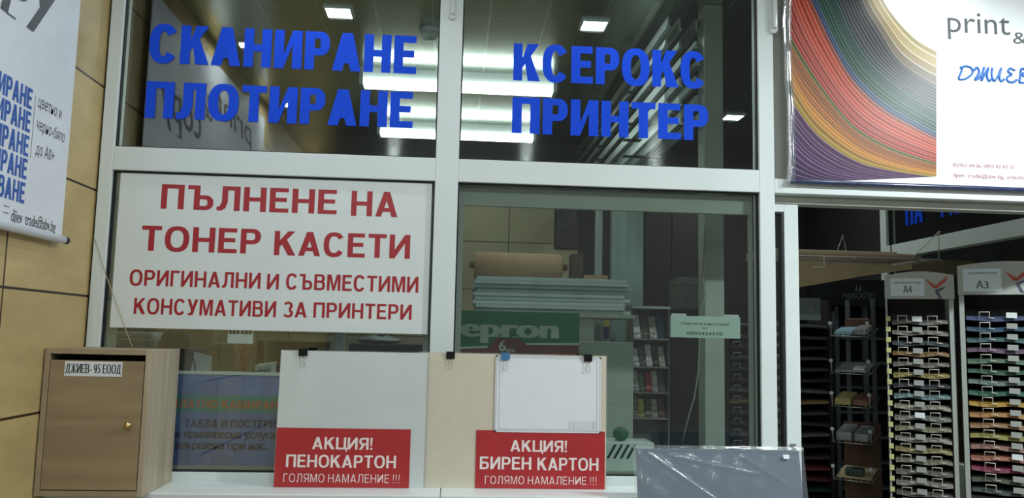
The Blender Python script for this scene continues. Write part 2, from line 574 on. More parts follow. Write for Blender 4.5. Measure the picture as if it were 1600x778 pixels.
m_lamp = emit_mat('lamp_panel', (236, 246, 255), 26.0)
m_tube = emit_mat('fluorescent_tube', (240, 250, 246), TUBE_STRENGTH)
m_wire = M('white_coated_wire', (214, 208, 196), .4, 0, .04, 10)
m_plastic = M('translucent_plastic', (206, 212, 212), .2, 0, .03, 8)
m_kraft = M('kraft_paper', (176, 146, 108), .65, 0, .08, 10)
m_beige = M('beige_board', (190, 168, 130), .6, 0, .06, 5)
m_foam = M('white_foam_edges', (196, 208, 206), .5, 0, .05, 8)
m_green = M('green_packaging', (18, 120, 82), .4, 0, .06, 6)
m_maroon = M('maroon_packaging', (110, 48, 44), .45, 0, .06, 6)
m_greenish = M('pale_grey_green_panel', (158, 170, 158), .5, 0, .05, 4)
m_alu = M('aluminium_profile', (180, 190, 188), .34, .6, .06, 10, 0, .5, (1, .05, 1))

# ------------------------------------------------------------------ setting: shell
X_L = -1.375
X_R = 3.05
Y_B = 3.7
w = MB().box((X_L - .15, -6.0, 0), (X_L, .075, CEIL)).build('wall_left', m_tile, origin=(X_L, 0, 0)); struct(w)
struct(MB().box((-2.5, .16, 0), (-2.4, Y_B, CEIL)).build('wall_side', m_darkwall, origin=(-2.4, 1, 0)))
struct(MB().box((-2.5, .076, 0), (-1.34, .16, CEIL)).build('wall_inner', m_darkwall, origin=(-1.9, .1, 0)))
struct(MB().box((-2.4, Y_B - .25, 2.9), (3.05, Y_B, CEIL)).build('trim_31', m_darkwall))  # dark bulkhead added to keep the top of the back wall dark
struct(MB().box((-2.5, -6.0, -.1), (6.5, Y_B + .1, 0)).build('floor', m_floor, origin=(0, 0, 0)))
struct(MB().box((-2.5, -6.0, CEIL), (6.5, Y_B + .1, CEIL + .1)).build('ceiling', m_ceil, origin=(0, 0, CEIL)))
struct(MB().box((-2.5, Y_B, 0), (1.05, Y_B + .1, CEIL)).build('wall_back', m_tile_in, origin=(0, Y_B, 0)))
struct(MB().box((1.05, Y_B, 0), (6.5, Y_B + .1, CEIL)).build('wall_rear', m_darkwall, origin=(3, Y_B, 0)))
# low wall under the shop window
struct(MB().box((X_L, .0, 0), (1.292, .09, 1.0)).build('wall_front', m_frame, origin=(0, 0, 0)))
# sill: two lengths that meet at a joint
for i, (xa, xb) in enumerate(((X_L + .001, -.0245), (-.0225, 1.285))):
    struct(MB().box((xa, -.228, .985), (xb, .0, 1.037)).build('trim_%d' % (i + 1), m_sill, bevel=.004))
# facade frame members
Z_T0, Z_T1 = 2.203, 2.295
FY = .075
MEM = [((-1.3665, 0, 1.037), (-1.317, FY, CEIL)), ((-.083, 0, 1.071), (.008, FY, CEIL)), ((1.229, 0, 1.0), (1.292, FY, CEIL)),
       ((-1.317, 0, Z_T0), (-.083, FY, Z_T1)), ((.008, 0, Z_T0), (1.229, FY, Z_T1)), ((-1.317, 0, 1.0), (1.229, FY, 1.071)),
       ((1.292, 0, Z_T0), (X_R, FY, 2.262)), ((1.293, .03, 2.262), (X_R, FY, CEIL)), ((1.292, .05, 2.168), (X_R, .12, Z_T0))]
for i, (a, b) in enumerate(MEM):
    struct(MB().box(a, b).build('trim_%d' % (i + 3), m_grey_frame if i in (7, 8) else m_frame, bevel=.0025))  # grey of the recessed door head holds its shade as colour
struct(MB().box((2.98, .0, 0), (X_R, FY, Z_T0)).build('trim_12', m_frame, bevel=.0025))


def window(n, x0, x1, z0, z1, yg):
    e = thing('window_%d' % n, ((x0 + x1) / 2, yg, z0), None, None, None, 'structure')
    g = MB()
    gw = .0055
    g.box((x0, yg - .014, z0), (x0 + gw, yg + .004, z1)); g.box((x1 - gw, yg - .014, z0), (x1, yg + .004, z1))
    g.box((x0 + gw, yg - .014, z0), (x1 - gw, yg + .004, z0 + gw)); g.box((x0 + gw, yg - .014, z1 - gw), (x1 - gw, yg + .004, z1))
    struct(g.build('gasket', m_gasket, e))
    struct(MB().box((x0 + gw, yg - .003, z0 + gw), (x1 - gw, yg + .003, z1 - gw)).build('glass', m_glass, e))
    return e


win1 = window(1, -1.317, -.083, Z_T1, CEIL - .03, .028)
win2 = window(2, .008, 1.229, Z_T1, CEIL - .03, .028)
win3 = window(3, -1.317, -.083, 1.071, Z_T0, .028)
win4 = window(4, .008, 1.229, 1.071, Z_T0, .028)
# inner sliding sashes seen behind the lower panes
s = MB()
s.box((-1.312, .05, 1.071), (-1.285, .074, Z_T0)); s.box((-.112, .05, 1.071), (-.084, .074, Z_T0)); s.box((-1.285, .05, 2.13), (-.112, .074, Z_T0)); s.box((-1.285, .05, 1.071), (-.112, .074, 1.085))
struct(s.build('sash_frame', m_grey_frame, win3))
s = MB()
s.box((.014, .05, 1.071), (.036, .074, Z_T0)); s.box((.036, .05, 2.118), (1.216, .074, 2.196)); s.box((1.204, .05, 1.071), (1.216, .074, 2.118)); s.box((.036, .05, 1.071), (1.204, .074, 1.082))
struct(s.build('sash_frame', m_grey_frame, win4))

# small clear plastic grips at the head of the frame
for i, (px, nm, lab) in enumerate(((707, 'clear plastic grip on the white mullion between the two upper panes', 0), (1209, 'clear plastic grip on the white post beside the colourful banner', 0))):
    p = at(px, 30 if i == 0 else 52, -.01)
    e = thing('pull_grip', (p.x, 0, p.z), nm, 'handle', 'clear grips on the frame')
    MB().prism([(p.x - .016, 0, p.z + .01), (p.x - .008, 0, p.z), (p.x + .008, 0, p.z), (p.x + .016, 0, p.z + .01), (p.x + .016, 0, p.z + .2), (p.x - .016, 0, p.z + .2)], (0, -.014, 0)).build('back_plate', m_plastic, e, .003)
    MB().prism([(p.x - .008, -.014, p.z + .018), (p.x + .008, -.014, p.z + .018), (p.x + .008, -.014, p.z + .19), (p.x - .008, -.014, p.z + .19)], (0, -.012, 0)).build('grip', m_plastic, e, .004)

# door: a sliding leaf stands open behind the post
dr = thing('door_1', (1.36, .08, 0), None, None, None, 'structure')
struct(MB().box((1.352, .055, 0), (1.412, .10, 2.168)).build('stile', m_frame, dr, .003))
struct(MB().box((1.293, .055, 2.135), (1.352, .10, 2.168)).build('rail', m_frame, dr, .002))
struct(MB().box((1.341, .058, .05), (1.352, .095, 2.135)).box((1.293, .058, 2.127), (1.341, .095, 2.135)).build('gasket', m_gasket, dr))
struct(MB().box((1.293, .074, .05), (1.341, .080, 2.127)).build('glass', m_glass, dr))
lk = MB(); p = at(1240, 699, .05)
lk.box((p.x - .012, .046, p.z - .045), (p.x + .008, .055, p.z + .015)); lk.lathe((p.x, .046, p.z), (0, -1, 0), [(0, .007), (.012, .007), (.012, 0)], 12)
struct(lk.build('lock', m_steel, dr))

# glazed partition on the right side of the shop
for i, (a, b) in enumerate([((X_R, .78, 0), (X_R + .07, .86, CEIL)), ((X_R, 2.36, 0), (X_R + .07, 2.44, CEIL)), ((X_R, .0, Z_T0 - .003), (X_R + .07, .78, Z_T1)),
                            ((X_R, .86, Z_T0 - .003), (X_R + .07, 2.36, Z_T1)), ((X_R, FY, 0), (X_R + .07, .78, .9)), ((X_R, .86, 0), (X_R + .07, 2.36, .9)), ((X_R, 2.44, 0), (X_R + .07, Y_B, CEIL))]):
    struct(MB().box(a, b).build('trim_%d' % (i + 13), m_darkwall if i == 6 else m_frame_in, bevel=.003))
for i, (ya, yb, za, zb) in enumerate(((FY, .78, .9, Z_T0), (.86, 2.36, .9, Z_T0), (FY, .78, Z_T1, CEIL), (.86, 2.36, Z_T1, CEIL))):
    e = thing('window_%d' % (i + 5), (X_R + .03, ya, za), None, None, None, 'structure')
    struct(MB().box((X_R + .03, ya + .01, za), (X_R + .036, yb - .01, zb)).build('glass', m_glass, e))
    struct(MB().box((X_R + .02, ya, za), (X_R + .05, ya + .01, zb)).box((X_R + .02, yb - .01, za), (X_R + .05, yb, zb)).build('gasket', m_gasket, e))
B = MB()
a = atx(1415, 353, X_R + .02); b = atx(1442, 350, X_R + .02); h = atx(1415, 318, X_R + .02).z - a.z
lay(B, 'НА', (X_R + .02, a.y, a.z), (0, b.y - a.y, 0), (0, 0, h * 1.5), t=.27, gap=.09)
a = atx(1470, 338, X_R + .02); b = atx(1512, 332, X_R + .02)
lay(B, 'РАН', (X_R + .02, a.y, (a.z + b.z) / 2), (0, b.y - a.y, 0), (0, 0, h * 1.5), t=.27, gap=.09)
tag(B.build('window_lettering', m_blue_vinyl), 'blue vinyl letters on the side window above the white beam inside', 'lettering', 'blue window lettering')

# ------------------------------------------------------------------ ceiling lamps
def downlight(x, y, label, group, k=1.0):
    e = thing('ceiling_downlight', (x, y, CEIL), label, 'ceiling light', group)
    f = MB()
    for a, b in (((-.07, -.07), (.07, -.06)), ((-.07, .06), (.07, .07)), ((-.07, -.06), (-.06, .06)), ((.06, -.06), (.07, .06))):
        f.box((x + a[0] * k, y + a[1] * k, CEIL - .012), (x + b[0] * k, y + b[1] * k, CEIL))
    f.build('frame', m_frame, e)
    MB().box((x - .06 * k, y - .06 * k, CEIL - .008), (x + .06 * k, y + .06 * k, CEIL)).build('diffuser', m_lamp, e)
    return e


WH = ['above the first blue word on the left pane', 'above the blue words on the right pane', 'over the doorway', 'over the paper racks']
for k, (x, y, pw) in enumerate(SHOP_SPOTS):
    downlight(x, y, 'lit square ceiling light of the shop ' + WH[k], 'square lights on the shop ceiling')
    area_light('shop_downlight_glow', (x, y, CEIL - .02), .11, pw, (.92, 1, .99))
for k, (x, y, pw) in enumerate(OUT_SPOTS):  # only the wall and glare lamps are not added for fill
    downlight(x, y, 'square corridor ceiling light, of a set mostly added to light the shop front', 'square lights on the corridor ceiling', .45 if pw in (WALL_POWER, MID_POWER) else 1.0)
    if y < -4:
        point_light('corridor_lamp_glow', (x, y, CEIL - .04), .025, pw, (.90, .99, 1))
    else:
        area_light('corridor_lamp_glow', (x, y, CEIL - .02), .05 if pw in (WALL_POWER, MID_POWER) else .11, pw, (.90, .99, 1))

for k, (y, z, xa, xb) in enumerate(((1.715, CEIL, -.60, .60), (2.95, CEIL, -.605, .60))):
    e = thing('fluorescent_light', (0, y, z), ('nearer of the two long tube lights on the shop ceiling', 'farther of the two long tube lights on the shop ceiling')[k], 'tube light', 'tube lights on the shop ceiling')
    MB().prism([(xa, y - .04, z), (xa, y + .04, z), (xa, y + .03, z - .055), (xa, y - .03, z - .055)], (xb - xa, 0, 0)).build('housing', m_frame, e)
    for dy in (-.045, .045):
        MB().tube([(xa + .03, y + dy, z - .09), (xb - .03, y + dy, z - .09)], .017, 12).build('tube', m_tube, e)
    for x in (xa + .012, xb - .012):
        MB().box((x - .012, y - .07, z - .112), (x + .012, y + .07, z)).build('end_cap', m_frame, e, .003)
# smoke detector
e = thing('smoke_detector', (-.16, .99, CEIL), 'round white smoke detector on the ceiling beside the mullion', 'smoke detector')
MB().lathe((-.16, .99, CEIL), (0, 0, -1), [(0, .056), (.02, .056), (.024, .052)], 24).build('base', m_frame, e)
MB().lathe((-.16, .99, CEIL - .024), (0, 0, -1), [(0, .046), (.022, .044), (.034, .032), (.038, 0)], 24).build('sensor_head', m_frame_in, e)

# ------------------------------------------------------------------ vinyl words on the upper panes
YV = .0235
for s_, lb, rb, top, lab in (('СКАНИРАНЕ', (231.5, 97), (650, 116), 36.5, 'blue vinyl word for scanning, top line of the left upper pane'),
                             ('ПЛОТИРАНЕ', (225.6, 183), (644.5, 201), 125.6, 'blue vinyl word for plotting, lower line of the left upper pane'),
                             ('КСЕРОКС', (801.6, 126.7), (1103.4, 137.5), 68.6, 'blue vinyl word for photocopying, top line of the right upper pane'),
                             ('ПРИНТЕР', (799.6, 210), (1107, 217.5), 153.5, 'blue vinyl word for printer, lower line of the right upper pane')):
    tag(cap_line(MB(), s_, lb, rb, top, YV, t=.275, u=.185, gap=.085).build('window_lettering', m_blue_vinyl), lab, 'lettering', 'blue window lettering')

# ------------------------------------------------------------------ toner sign on the lower left pane
YS = .018
a = at(190, 265, YS); b = at(676, 284, YS); c = at(172, 512, YS)
e = thing('window_sign', ((a.x + b.x) / 2, YS, 1.6), 'large white sign with red capitals about toner cartridges on the left pane', 'sign')
MB().box((-1.291, YS, 1.601), (-.0945, YS + .004, Z_T0 - .008)).build('panel', m_white, e)
B = MB(); YL = YS - .0006
K = dict(t=.205, u=.165, gap=.12)
cap_line(B, 'ПЪЛНЕНЕ', (250.7, 325.7), (525.8, 335), 287.3, YL, **K)
cap_line(B, 'НА', (548.1, 337.6), (620.8, 338.7), 298.5, YL, **K)
cap_line(B, 'ТОНЕР', (219.7, 392), (406.5, 396), 352.9, YL, **K)
cap_line(B, 'КАСЕТИ', (427.7, 398), (640.2, 404.7), 360.3, YL, **K)
K = dict(t=.19, u=.15, gap=.13)
cap_line(B, 'ОРИГИНАЛНИ', (202, 445.7), (406.5, 451.3), 420.7, YL, **K)
cap_line(B, 'И', (416.6, 452), (435.2, 452.5), 427.5, YL, **K)
cap_line(B, 'СЪВМЕСТИМИ', (446.4, 453.2), (653.3, 456.2), 428.2, YL, **K)
cap_line(B, 'КОНСУМАТИВИ', (208.5, 490.5), (430.7, 495.3), 465.5, YL, **K)
cap_line(B, 'ЗА', (442.7, 495.5), (478.8, 496), 471.5, YL, **K)
cap_line(B, 'ПРИНТЕРИ', (489.2, 496.8), (642.8, 499), 472.9, YL, **K)
B.build('lettering', m_red_ink, e)

# ------------------------------------------------------------------ left wall banner
XB = -1.347
zb = 1.902
e = thing('wall_banner', (XB, -.298, zb), 'white hanging banner with blue words on the tiled left wall', 'banner')
Y0, Y1, ZT = -2.45, -.300, 3.07
MB().box((XB, Y0, zb), (XB + .002, Y1, ZT)).build('banner_sheet', m_paper, e)
MB().tube([(XB + .006, Y0 - .01, zb - .006), (XB + .006, Y1 + .004, zb - .006)], .014, 12).build('hem_tube', m_paper, e)
r_ = MB()
r_.box((X_L, Y1 - .01, zb - .012), (XB, Y1 + .0, zb + .0))
r_.tube([(XB + .006, Y1 + .0045, zb - .006), (XB + .006, Y1 + .03, zb - .006)], .013, 12)
r_.build('rod_end', m_black_plastic, e)
XT = XB + .0026
B = MB()
rows = ['СКАНИРАНЕ', 'КОПИРАНЕ', 'ПЛОТИРАНЕ', 'ЛАМИНИРАНЕ', 'ПОДВЪРЗВАНЕ']
ends = [(49, 171.7, 140), (46.6, 208, 176), (43.8, 245.6, 213), (41, 281, 249), (37.6, 318.5, 286)]
for s_, (x, yb_, yt_) in zip(rows, ends):
    p = atx(x, yb_, XT); h = atx(x + 2, yt_, XT).z - p.z
    wl = .040 * len(s_)
    lay(B, s_, (XT, p.y - wl, p.z), (0, wl, 0), (0, 0, h), t=.26, u=.17, gap=.08)
B.build('lettering', m_blue_ink, e)
B = MB()
for s_, l_, r2, em in (('цветно и', (59, 169), (95.6, 184), .055), ('черно-бяло', (56.5, 202), (100.3, 223), .055), ('до А0+', (55, 243), (84.2, 250.5), .055),
                       ('djiev_trade@abv.bg', (17, 345.5), (86.2, 363), .055)):
    p = atx(l_[0], l_[1], XT); q = atx(r2[0], r2[1], XT); z = (p.z + q.z) / 2
    write(B, s_, (XT, p.y, z), (0, q.y - p.y, 0), (0, 0, em), shear=.12 if s_[0] != 'd' else 0, bold=.0 if s_[0] != 'd' else .015)
p = atx(55.8, 149, XT); q = atx(49.5, 247.8, XT)
B.box((XT, p.y - .0008, q.z), (XT + .0004, p.y + .0008, p.z))
p = atx(5, 332, XT)
B.poly([(XT, p.y, p.z), (XT, p.y + .03, p.z), (XT, p.y + .03, p.z + .003), (XT, p.y, p.z + .003)])
B.poly([(XT, p.y, p.z + .02), (XT, p.y + .03, p.z + .02), (XT, p.y + .03, p.z + .023), (XT, p.y, p.z + .023)])
B.build('small_print', m_grey_ink, e)
B = MB()
write(B, 'print', (XT, -2.13, 2.797), (0, .81, 0), (0, 0, .24), shear=.2, bold=.012)
write(B, '&', (XT, -1.26, 2.728), (0, .13, 0), (0, 0, .2), shear=.2, bold=.012)
write(B, 'copy', (XT, -1.085, 2.586), (0, .60, 0), (0, 0, .282), shear=.2, bold=.02)
B.poly([(XT, -.755, 2.519), (XT, -.700, 2.519), (XT, -.700, 2.525), (XT, -.755, 2.525)])
B.poly([(XT, -.610 + .014 * math.cos(6.283 * k / 14), 2.534 + .014 * math.sin(6.283 * k / 14)) for k in range(14)])
B.build('title', m_grey_ink, e)

# ------------------------------------------------------------------ colourful banner above the door
YB = -.02
xL = at(1233, 200, YB).x
zB = at(1300, 283, YB).z
e = thing('shop_banner', (2.1, YB, zB), 'glossy banner with arcs of coloured paper strips above the shop door', 'banner')
XE = 2.98
MB().box((xL, YB, zB), (XE, YB + .004, CEIL - .03)).build('vinyl_sheet', None or M('gloss_white_vinyl', (240, 242, 244), .36, 0, .02, 3), e)
m_strip = None


def strip_mat():
    m, nt, p = new_mat('printed_paper_strips')
    at_ = nt.nodes.new('ShaderNodeAttribute'); at_.attribute_name = 'print_colour'
    nz = nt.nodes.new('ShaderNodeTexNoise'); nz.inputs['Scale'].default_value = 60
    mu = nt.nodes.new('ShaderNodeMixRGB'); mu.blend_type = 'MULTIPLY'; mu.inputs[0].default_value = .15
    nt.links.new(at_.outputs['Color'], mu.inputs[1]); nt.links.new(nz.outputs['Color'], mu.inputs[2]); nt.links.new(mu.outputs[0], p.inputs['Base Color'])
    p.inputs['Roughness'].default_value = .36
    p.inputs['Specular IOR Level'].default_value = .3
    return m


XS = 1463
CURVES = [
    [(1234, 279), (1240, 280), (1250, 281), (1262, 282), (1275, 283), (1290, 284)],
    [(1236, 140), (1238, 156), (1279.6, 211), (1339.4, 251), (1399, 267), (1463, 276)],
    [(1200, -60), (1226, 38), (1255.7, 95.6), (1299.6, 159.4), (1339.4, 203), (1399, 235), (1463, 256)],
    [(1235, -60), (1269.7, 8), (1299.6, 71.7), (1333.4, 127.5), (1379, 171), (1435, 203), (1463, 217)],
    [(1280, -60), (1311.5, 8), (1331, 51.8), (1359, 95.6), (1399, 131), (1439, 159), (1463, 172)],
    [(1325, -60), (1351, 8), (1375, 48), (1403, 92), (1440, 120), (1463, 132)],
    [(1352, -60), (1380, 0), (1402, 32), (1432, 62), (1463, 80)],
]
KEY = [0.0, .2, .42, .6, .78, .92, 1.0]
NS = 30


def resample(c):
    P = [Vector((at(x, y, YB).x, at(x, y, YB).z)) for x, y in c]
    # smooth with a Catmull-Rom pass, then even spacing
    Q = []
    for i in range(len(P) - 1):
        p0 = P[max(i - 1, 0)]; p1 = P[i]; p2 = P[i + 1]; p3 = P[min(i + 2, len(P) - 1)]
        for k in range(8):
            t = k / 8
            Q.append(.5 * ((2 * p1) + (p2 - p0) * t + (2 * p0 - 5 * p1 + 4 * p2 - p3) * t * t + (3 * p1 - p0 - 3 * p2 + p3) * t ** 3))
    Q.append(P[-1])
    d = [0]
    for i in range(1, len(Q)):
        d.append(d[-1] + (Q[i] - Q[i - 1]).length)
    out = []
    for k in range(NS + 1):
        s_ = d[-1] * k / NS
        i = max(j for j in range(len(d)) if d[j] <= s_ + 1e-9); i = min(i, len(Q) - 2)
        f = 0 if d[i + 1] == d[i] else (s_ - d[i]) / (d[i + 1] - d[i])
        out.append(Q[i].lerp(Q[i + 1], f))
    return out


RC = [resample(c) for c in CURVES]


def curve_at(s_):
    i = max(j for j in range(len(KEY) - 1) if KEY[j] <= s_ + 1e-9)
    f = (s_ - KEY[i]) / (KEY[i + 1] - KEY[i])
    return [a.lerp(b, f) for a, b in zip(RC[i], RC[i + 1])]


def strip_col(s_):
    pal = [(0, (70, 38, 88)), (.1, (84, 44, 100)), (.19, (92, 50, 96)), (.2, (226, 186, 60)), (.24, (226, 150, 40)), (.30, (206, 118, 40)), (.39, (176, 96, 40)), (.405, (110, 130, 50)),
           (.42, (90, 120, 50)), (.43, (214, 74, 56)), (.50, (214, 90, 70)), (.56, (214, 70, 40)), (.595, (200, 90, 60)), (.605, (60, 70, 140)), (.63, (60, 90, 130)), (.65, (26, 92, 70)),
           (.74, (24, 74, 62)), (.78, (40, 70, 72)), (.80, (50, 52, 58)), (.90, (44, 42, 46)), (.92, (120, 110, 100)), (.95, (196, 168, 120)), (1.0, (226, 206, 150))]
    for (a, ca), (b, cb) in zip(pal, pal[1:]):
        if s_ <= b:
            f = (s_ - a) / (b - a)
            return tuple(x + (y - x) * f for x, y in zip(ca, cb))
    return pal[-1][1]


B = MB(); cols = []
rnd = random.Random(3)
ss = []
x = 0.0
while x < 1.0:
    ss.append(x); x += rnd.uniform(.013, .024)
ss.append(1.0)
zmax = CEIL - .032
xmin = xL + .002
for i in range(len(ss) - 1):
    s0, s1 = ss[i], ss[i + 1]
    mid = s0 + (s1 - s0) * .85
    base = strip_col((s0 + s1) / 2)
    j = rnd.uniform(.82, 1.12)
    base = tuple(min(255, v * j) for v in base)
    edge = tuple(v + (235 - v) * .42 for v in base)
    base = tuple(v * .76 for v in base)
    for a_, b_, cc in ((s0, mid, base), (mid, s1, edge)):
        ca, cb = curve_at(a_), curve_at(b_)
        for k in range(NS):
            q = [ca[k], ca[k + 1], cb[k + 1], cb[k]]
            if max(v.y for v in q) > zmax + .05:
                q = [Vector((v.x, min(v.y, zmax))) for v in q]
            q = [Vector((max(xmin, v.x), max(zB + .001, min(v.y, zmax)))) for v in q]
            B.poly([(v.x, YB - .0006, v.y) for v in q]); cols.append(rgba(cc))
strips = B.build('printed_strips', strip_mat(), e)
ca_ = strips.data.color_attributes.new('print_colour', 'FLOAT_COLOR', 'CORNER')
li = 0
for p_, c_ in zip(strips.data.polygons, cols):
    for l_ in p_.loop_indices:
        ca_.data[l_].color = c_
B = MB()
YT = YB - .0008
p = at(1481, 49.8, YT); q = at(1578.5, 53, YT)
write(B, 'print', (p.x, YT, p.z), (q.x - p.x, 0, 0), (0, 0, .138))
p = at(1583, 68, YT)
write(B, '&', (p.x, YT, p.z), (.062, 0, 0), (0, 0, .075))
write(B, 'copy', (p.x + .085, YT, p.z + .05), (.25, 0, 0), (0, 0, .138))
B.build('title', m_grey_ink, e)
# the owner's name in handwriting
B = MB()
p = at(1497, 124.5, YT); hh = at(1497, 103, YT).z - p.z
def script(pts, x0, wd_):
    B.tube([(p.x + x0 + a * wd_, YT, p.z + b * hh) for a, b in pts], .0052, 5)
def sm(pts, n=5):
    V_ = [Vector((a, b)) for a, b in pts]; out = []
    for i in range(len(V_) - 1):
        p0 = V_[max(i - 1, 0)]; p1 = V_[i]; p2 = V_[i + 1]; p3 = V_[min(i + 2, len(V_) - 1)]
        for k in range(n):
            t = k / n
            v = .5 * ((2 * p1) + (p2 - p0) * t + (2 * p0 - 5 * p1 + 4 * p2 - p3) * t * t + (3 * p1 - p0 - 3 * p2 + p3) * t ** 3)
            out.append((v.x, v.y))
    out.append((V_[-1].x, V_[-1].y))
    return out
script(sm([(.35, .95), (.2, .5), (.05, .05), (.5, .1), (.95, .5), (.9, .9), (.5, 1.0), (.15, .85)]), 0, .066)
script(sm([(0, .7), (.2, .95), (.3, .6), (.05, .05), (.3, .2), (.5, .6), (.6, 1.0), (.5, .5), (.42, .0), (.6, .4), (.85, .95), (.75, .4), (.85, .0), (1.0, .15)]), .07, .075)
script(sm([(.1, .98), (.05, .4), (.2, .02), (.5, .4), (.75, .98), (.6, .4), (.7, .02), (.95, .2)]), .145, .06)
script(sm([(.8, .85), (.4, 1.0), (.2, .75), (.5, .55), (.1, .35), (.15, .05), (.6, .0), (.95, .2)]), .21, .05)
script(sm([(.1, .0), (.25, .6), (.35, 1.0), (.8, .9), (.4, .55), (.85, .35), (.6, .02), (.1, .0)]), .262, .05)
B.build('signature', M('blue_script', (40, 110, 190), .4), e)
B = MB()
run_line(B, '02/963 44 06, 0895 43 43 10,', (1488.8, 261), (1586.5, 263.5), .022, YT, bold=.01)
run_line(B, 'djiev_trade@abv.bg, artechstore.bg', (1488.8, 277), (1630, 281), .024, YT, bold=.01)
B.build('small_print', M('magenta_print', (150, 60, 84), .5), e)
# clear film curling off the banner's left edge
def curl(u_, v_):
    x = xL - .016 + .036 * u_ + .006 * math.sin(v_ * 7)
    return (x, YB - .004 - .014 * math.sin(math.pi * u_) - .003 * math.sin(v_ * 23), zB - .012 + v_ * .9)
MB().grid(curl, 6, 30).build('film_edge', film_mat('banner_film', (170, 190, 206), .3, .12, .2), e)
B = MB()
B.grid(lambda u_, v_: (xL + u_ * (XE - xL), YB - .002 - .006 * math.sin(math.pi * v_), zB - .016 + .018 * v_), 40, 4)
B.build('hem', M('dark_blue_hem', (50, 58, 88), .2, 0, .3, 30), e)

# ------------------------------------------------------------------ mailbox on the sill
x0, x1, yf, z0, z1 = -1.3705, -1.02, -.297, 1.037, 1.526
T = .018
e = thing('mailbox', ((x0 + x1) / 2, yf / 2, z0), 'oak-look wooden mailbox with a letter slot on the white sill', 'mailbox')
B = MB()
yb2 = -.001
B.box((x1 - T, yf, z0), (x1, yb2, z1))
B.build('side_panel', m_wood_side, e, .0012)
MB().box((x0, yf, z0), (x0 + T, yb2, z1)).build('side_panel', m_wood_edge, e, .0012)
MB().box((x0 + T, yf, z1 - T), (x1 - T, yb2, z1)).build('top_panel', m_wood_edge, e, .0012)
MB().box((x0 + T, yf, z0), (x1 - T, yb2, z0 + T)).build('bottom_panel', m_wood_edge, e, .0012)
MB().box((x0 + T, yb2 - .006, z0 + T), (x1 - T, yb2, z1 - T)).build('back_panel', m_hollow, e)
MB().box((x0 + T, -.22, z0 + T), (x1 - T, -.21, z1 - T)).build('inner_panel', m_hollow, e)
d = thing('door', ((x0 + x1) / 2, yf, z0 + T), None, None); d.parent = e; d.location = (0, yf / 2 + .002, T)
dx0, dx1, dz0, dz1 = x0 + T + .002, x1 - T - .003, z0 + T + .003, 1.487
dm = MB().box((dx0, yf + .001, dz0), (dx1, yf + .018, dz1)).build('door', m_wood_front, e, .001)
bpy.data.objects.remove(d)
k_ = MB(); kx = at(202, 664, yf); k_.lathe((kx.x, yf + .001, kx.z), (0, -1, 0), [(0, .006), (.008, .005), (.012, .011), (.018, .013), (.023, .010), (.025, 0)], 20)
k_.build('knob', m_brass, dm)
lb_ = MB().box((-1.302, yf - .0003, 1.434), (-1.113, yf + .001, 1.484)).build('name_label', m_paper, dm)
B = MB()
lay(B, 'ДЖИЕВ- 95 ЕООД', (-1.298, yf - .0009, 1.445), (.181, 0, 0), (0, 0, .03), t=.2, u=.075, gap=.09, serif=True)
B.build('lettering', m_black_ink, lb_)

# ------------------------------------------------------------------ blue board behind the left pane
YN = .082
e = thing('advertising_board', (-.9, YN, 1.071), 'blue printed board with dark text behind the left pane beside the mailbox', 'sign')
bx0, bx1, bz0, bz1 = -1.18, -.55, 1.075, 1.428
MB().box((bx0, YN, bz0), (bx1, YN + .012, bz1)).build('board', M('blue_print_ground', (108, 130, 194), .35, 0, .16, 9), e)
fr = MB()
fr.box((bx0 - .008, YN - .004, bz1), (bx1 + .008, YN + .014, bz1 + .012)); fr.box((bx0 - .008, YN - .004, bz0 - .003), (bx1 + .008, YN + .014, bz0 + .008))
fr.build('edge_strip', m_frame, e)
B = MB(); pz = at(350, 644, YN).z; pz2 = at(350, 617, YN).z
B.box((bx0, YN - .0008, pz), (bx1, YN, pz2)).build('colour_band', M('teal_print', (70, 150, 150), .35, 0, .12, 9), e)
B = MB()
rnd = random.Random(11)
for k in range(16):
    x = bx0 + .03 + .6 * rnd.random(); z = bz0 + .02 + .3 * rnd.random(); l_ = rnd.uniform(.02, .05)
    B.poly([(x, YN - .0005, z), (x + .0015, YN - .0005, z), (x + .0015 - l_ * .35, YN - .0005, z + l_), (x - l_ * .35, YN - .0005, z + l_)])
B.build('printed_streaks', M('pale_blue_print', (150, 168, 206), .4), e)
B = MB(); YQ = YN - .0012
a = at(285, 637, YQ); b = at(432, 636, YQ)
lay(B, 'БЕЗПЛАТНО КАШИРАНЕ', (a.x - .12, YQ, a.z), (b.x - a.x + .15, 0, 0), (0, 0, .031), t=.22, u=.18, gap=.12)
B.build('heading', M('orange_print', (206, 112, 74), .5), e)
B = MB()
a = at(288, 668, YQ); b = at(431, 669, YQ)
lay(B, 'ТАБЛА И ПОСТЕРИ', (a.x, YQ, b.z), (b.x - a.x, 0, 0), (0, 0, .030), t=.22, u=.18, gap=.13)
lay(B, 'НА', (a.x - .083, YQ, b.z), (.053, 0, 0), (0, 0, .030), t=.22, u=.18, gap=.13)
a = at(279, 685, YQ); b = at(433, 686, YQ)
write(B, 'и комплексна услуга,', (a.x - .012, YQ, b.z), (b.x - a.x + .012, 0, 0), (0, 0, .044), bold=.045)
a = at(275, 703, YQ); b = at(418, 703, YQ)
write(B, 'извършена при нас.', (a.x - .028, YQ, b.z), (b.x - a.x + .028, 0, 0), (0, 0, .044), bold=.045)
B.build('lettering', M('navy_print', (32, 38, 78), .5), e)

# ------------------------------------------------------------------ boards standing on the sill
def lean(y_bottom, y_top, zb_, zt_):
    def f(x, z, off=0.0):
        g = (z - zb_) / (zt_ - zb_)
        return Vector((x, y_bottom + (y_top - y_bottom) * g + off, z))
    return f


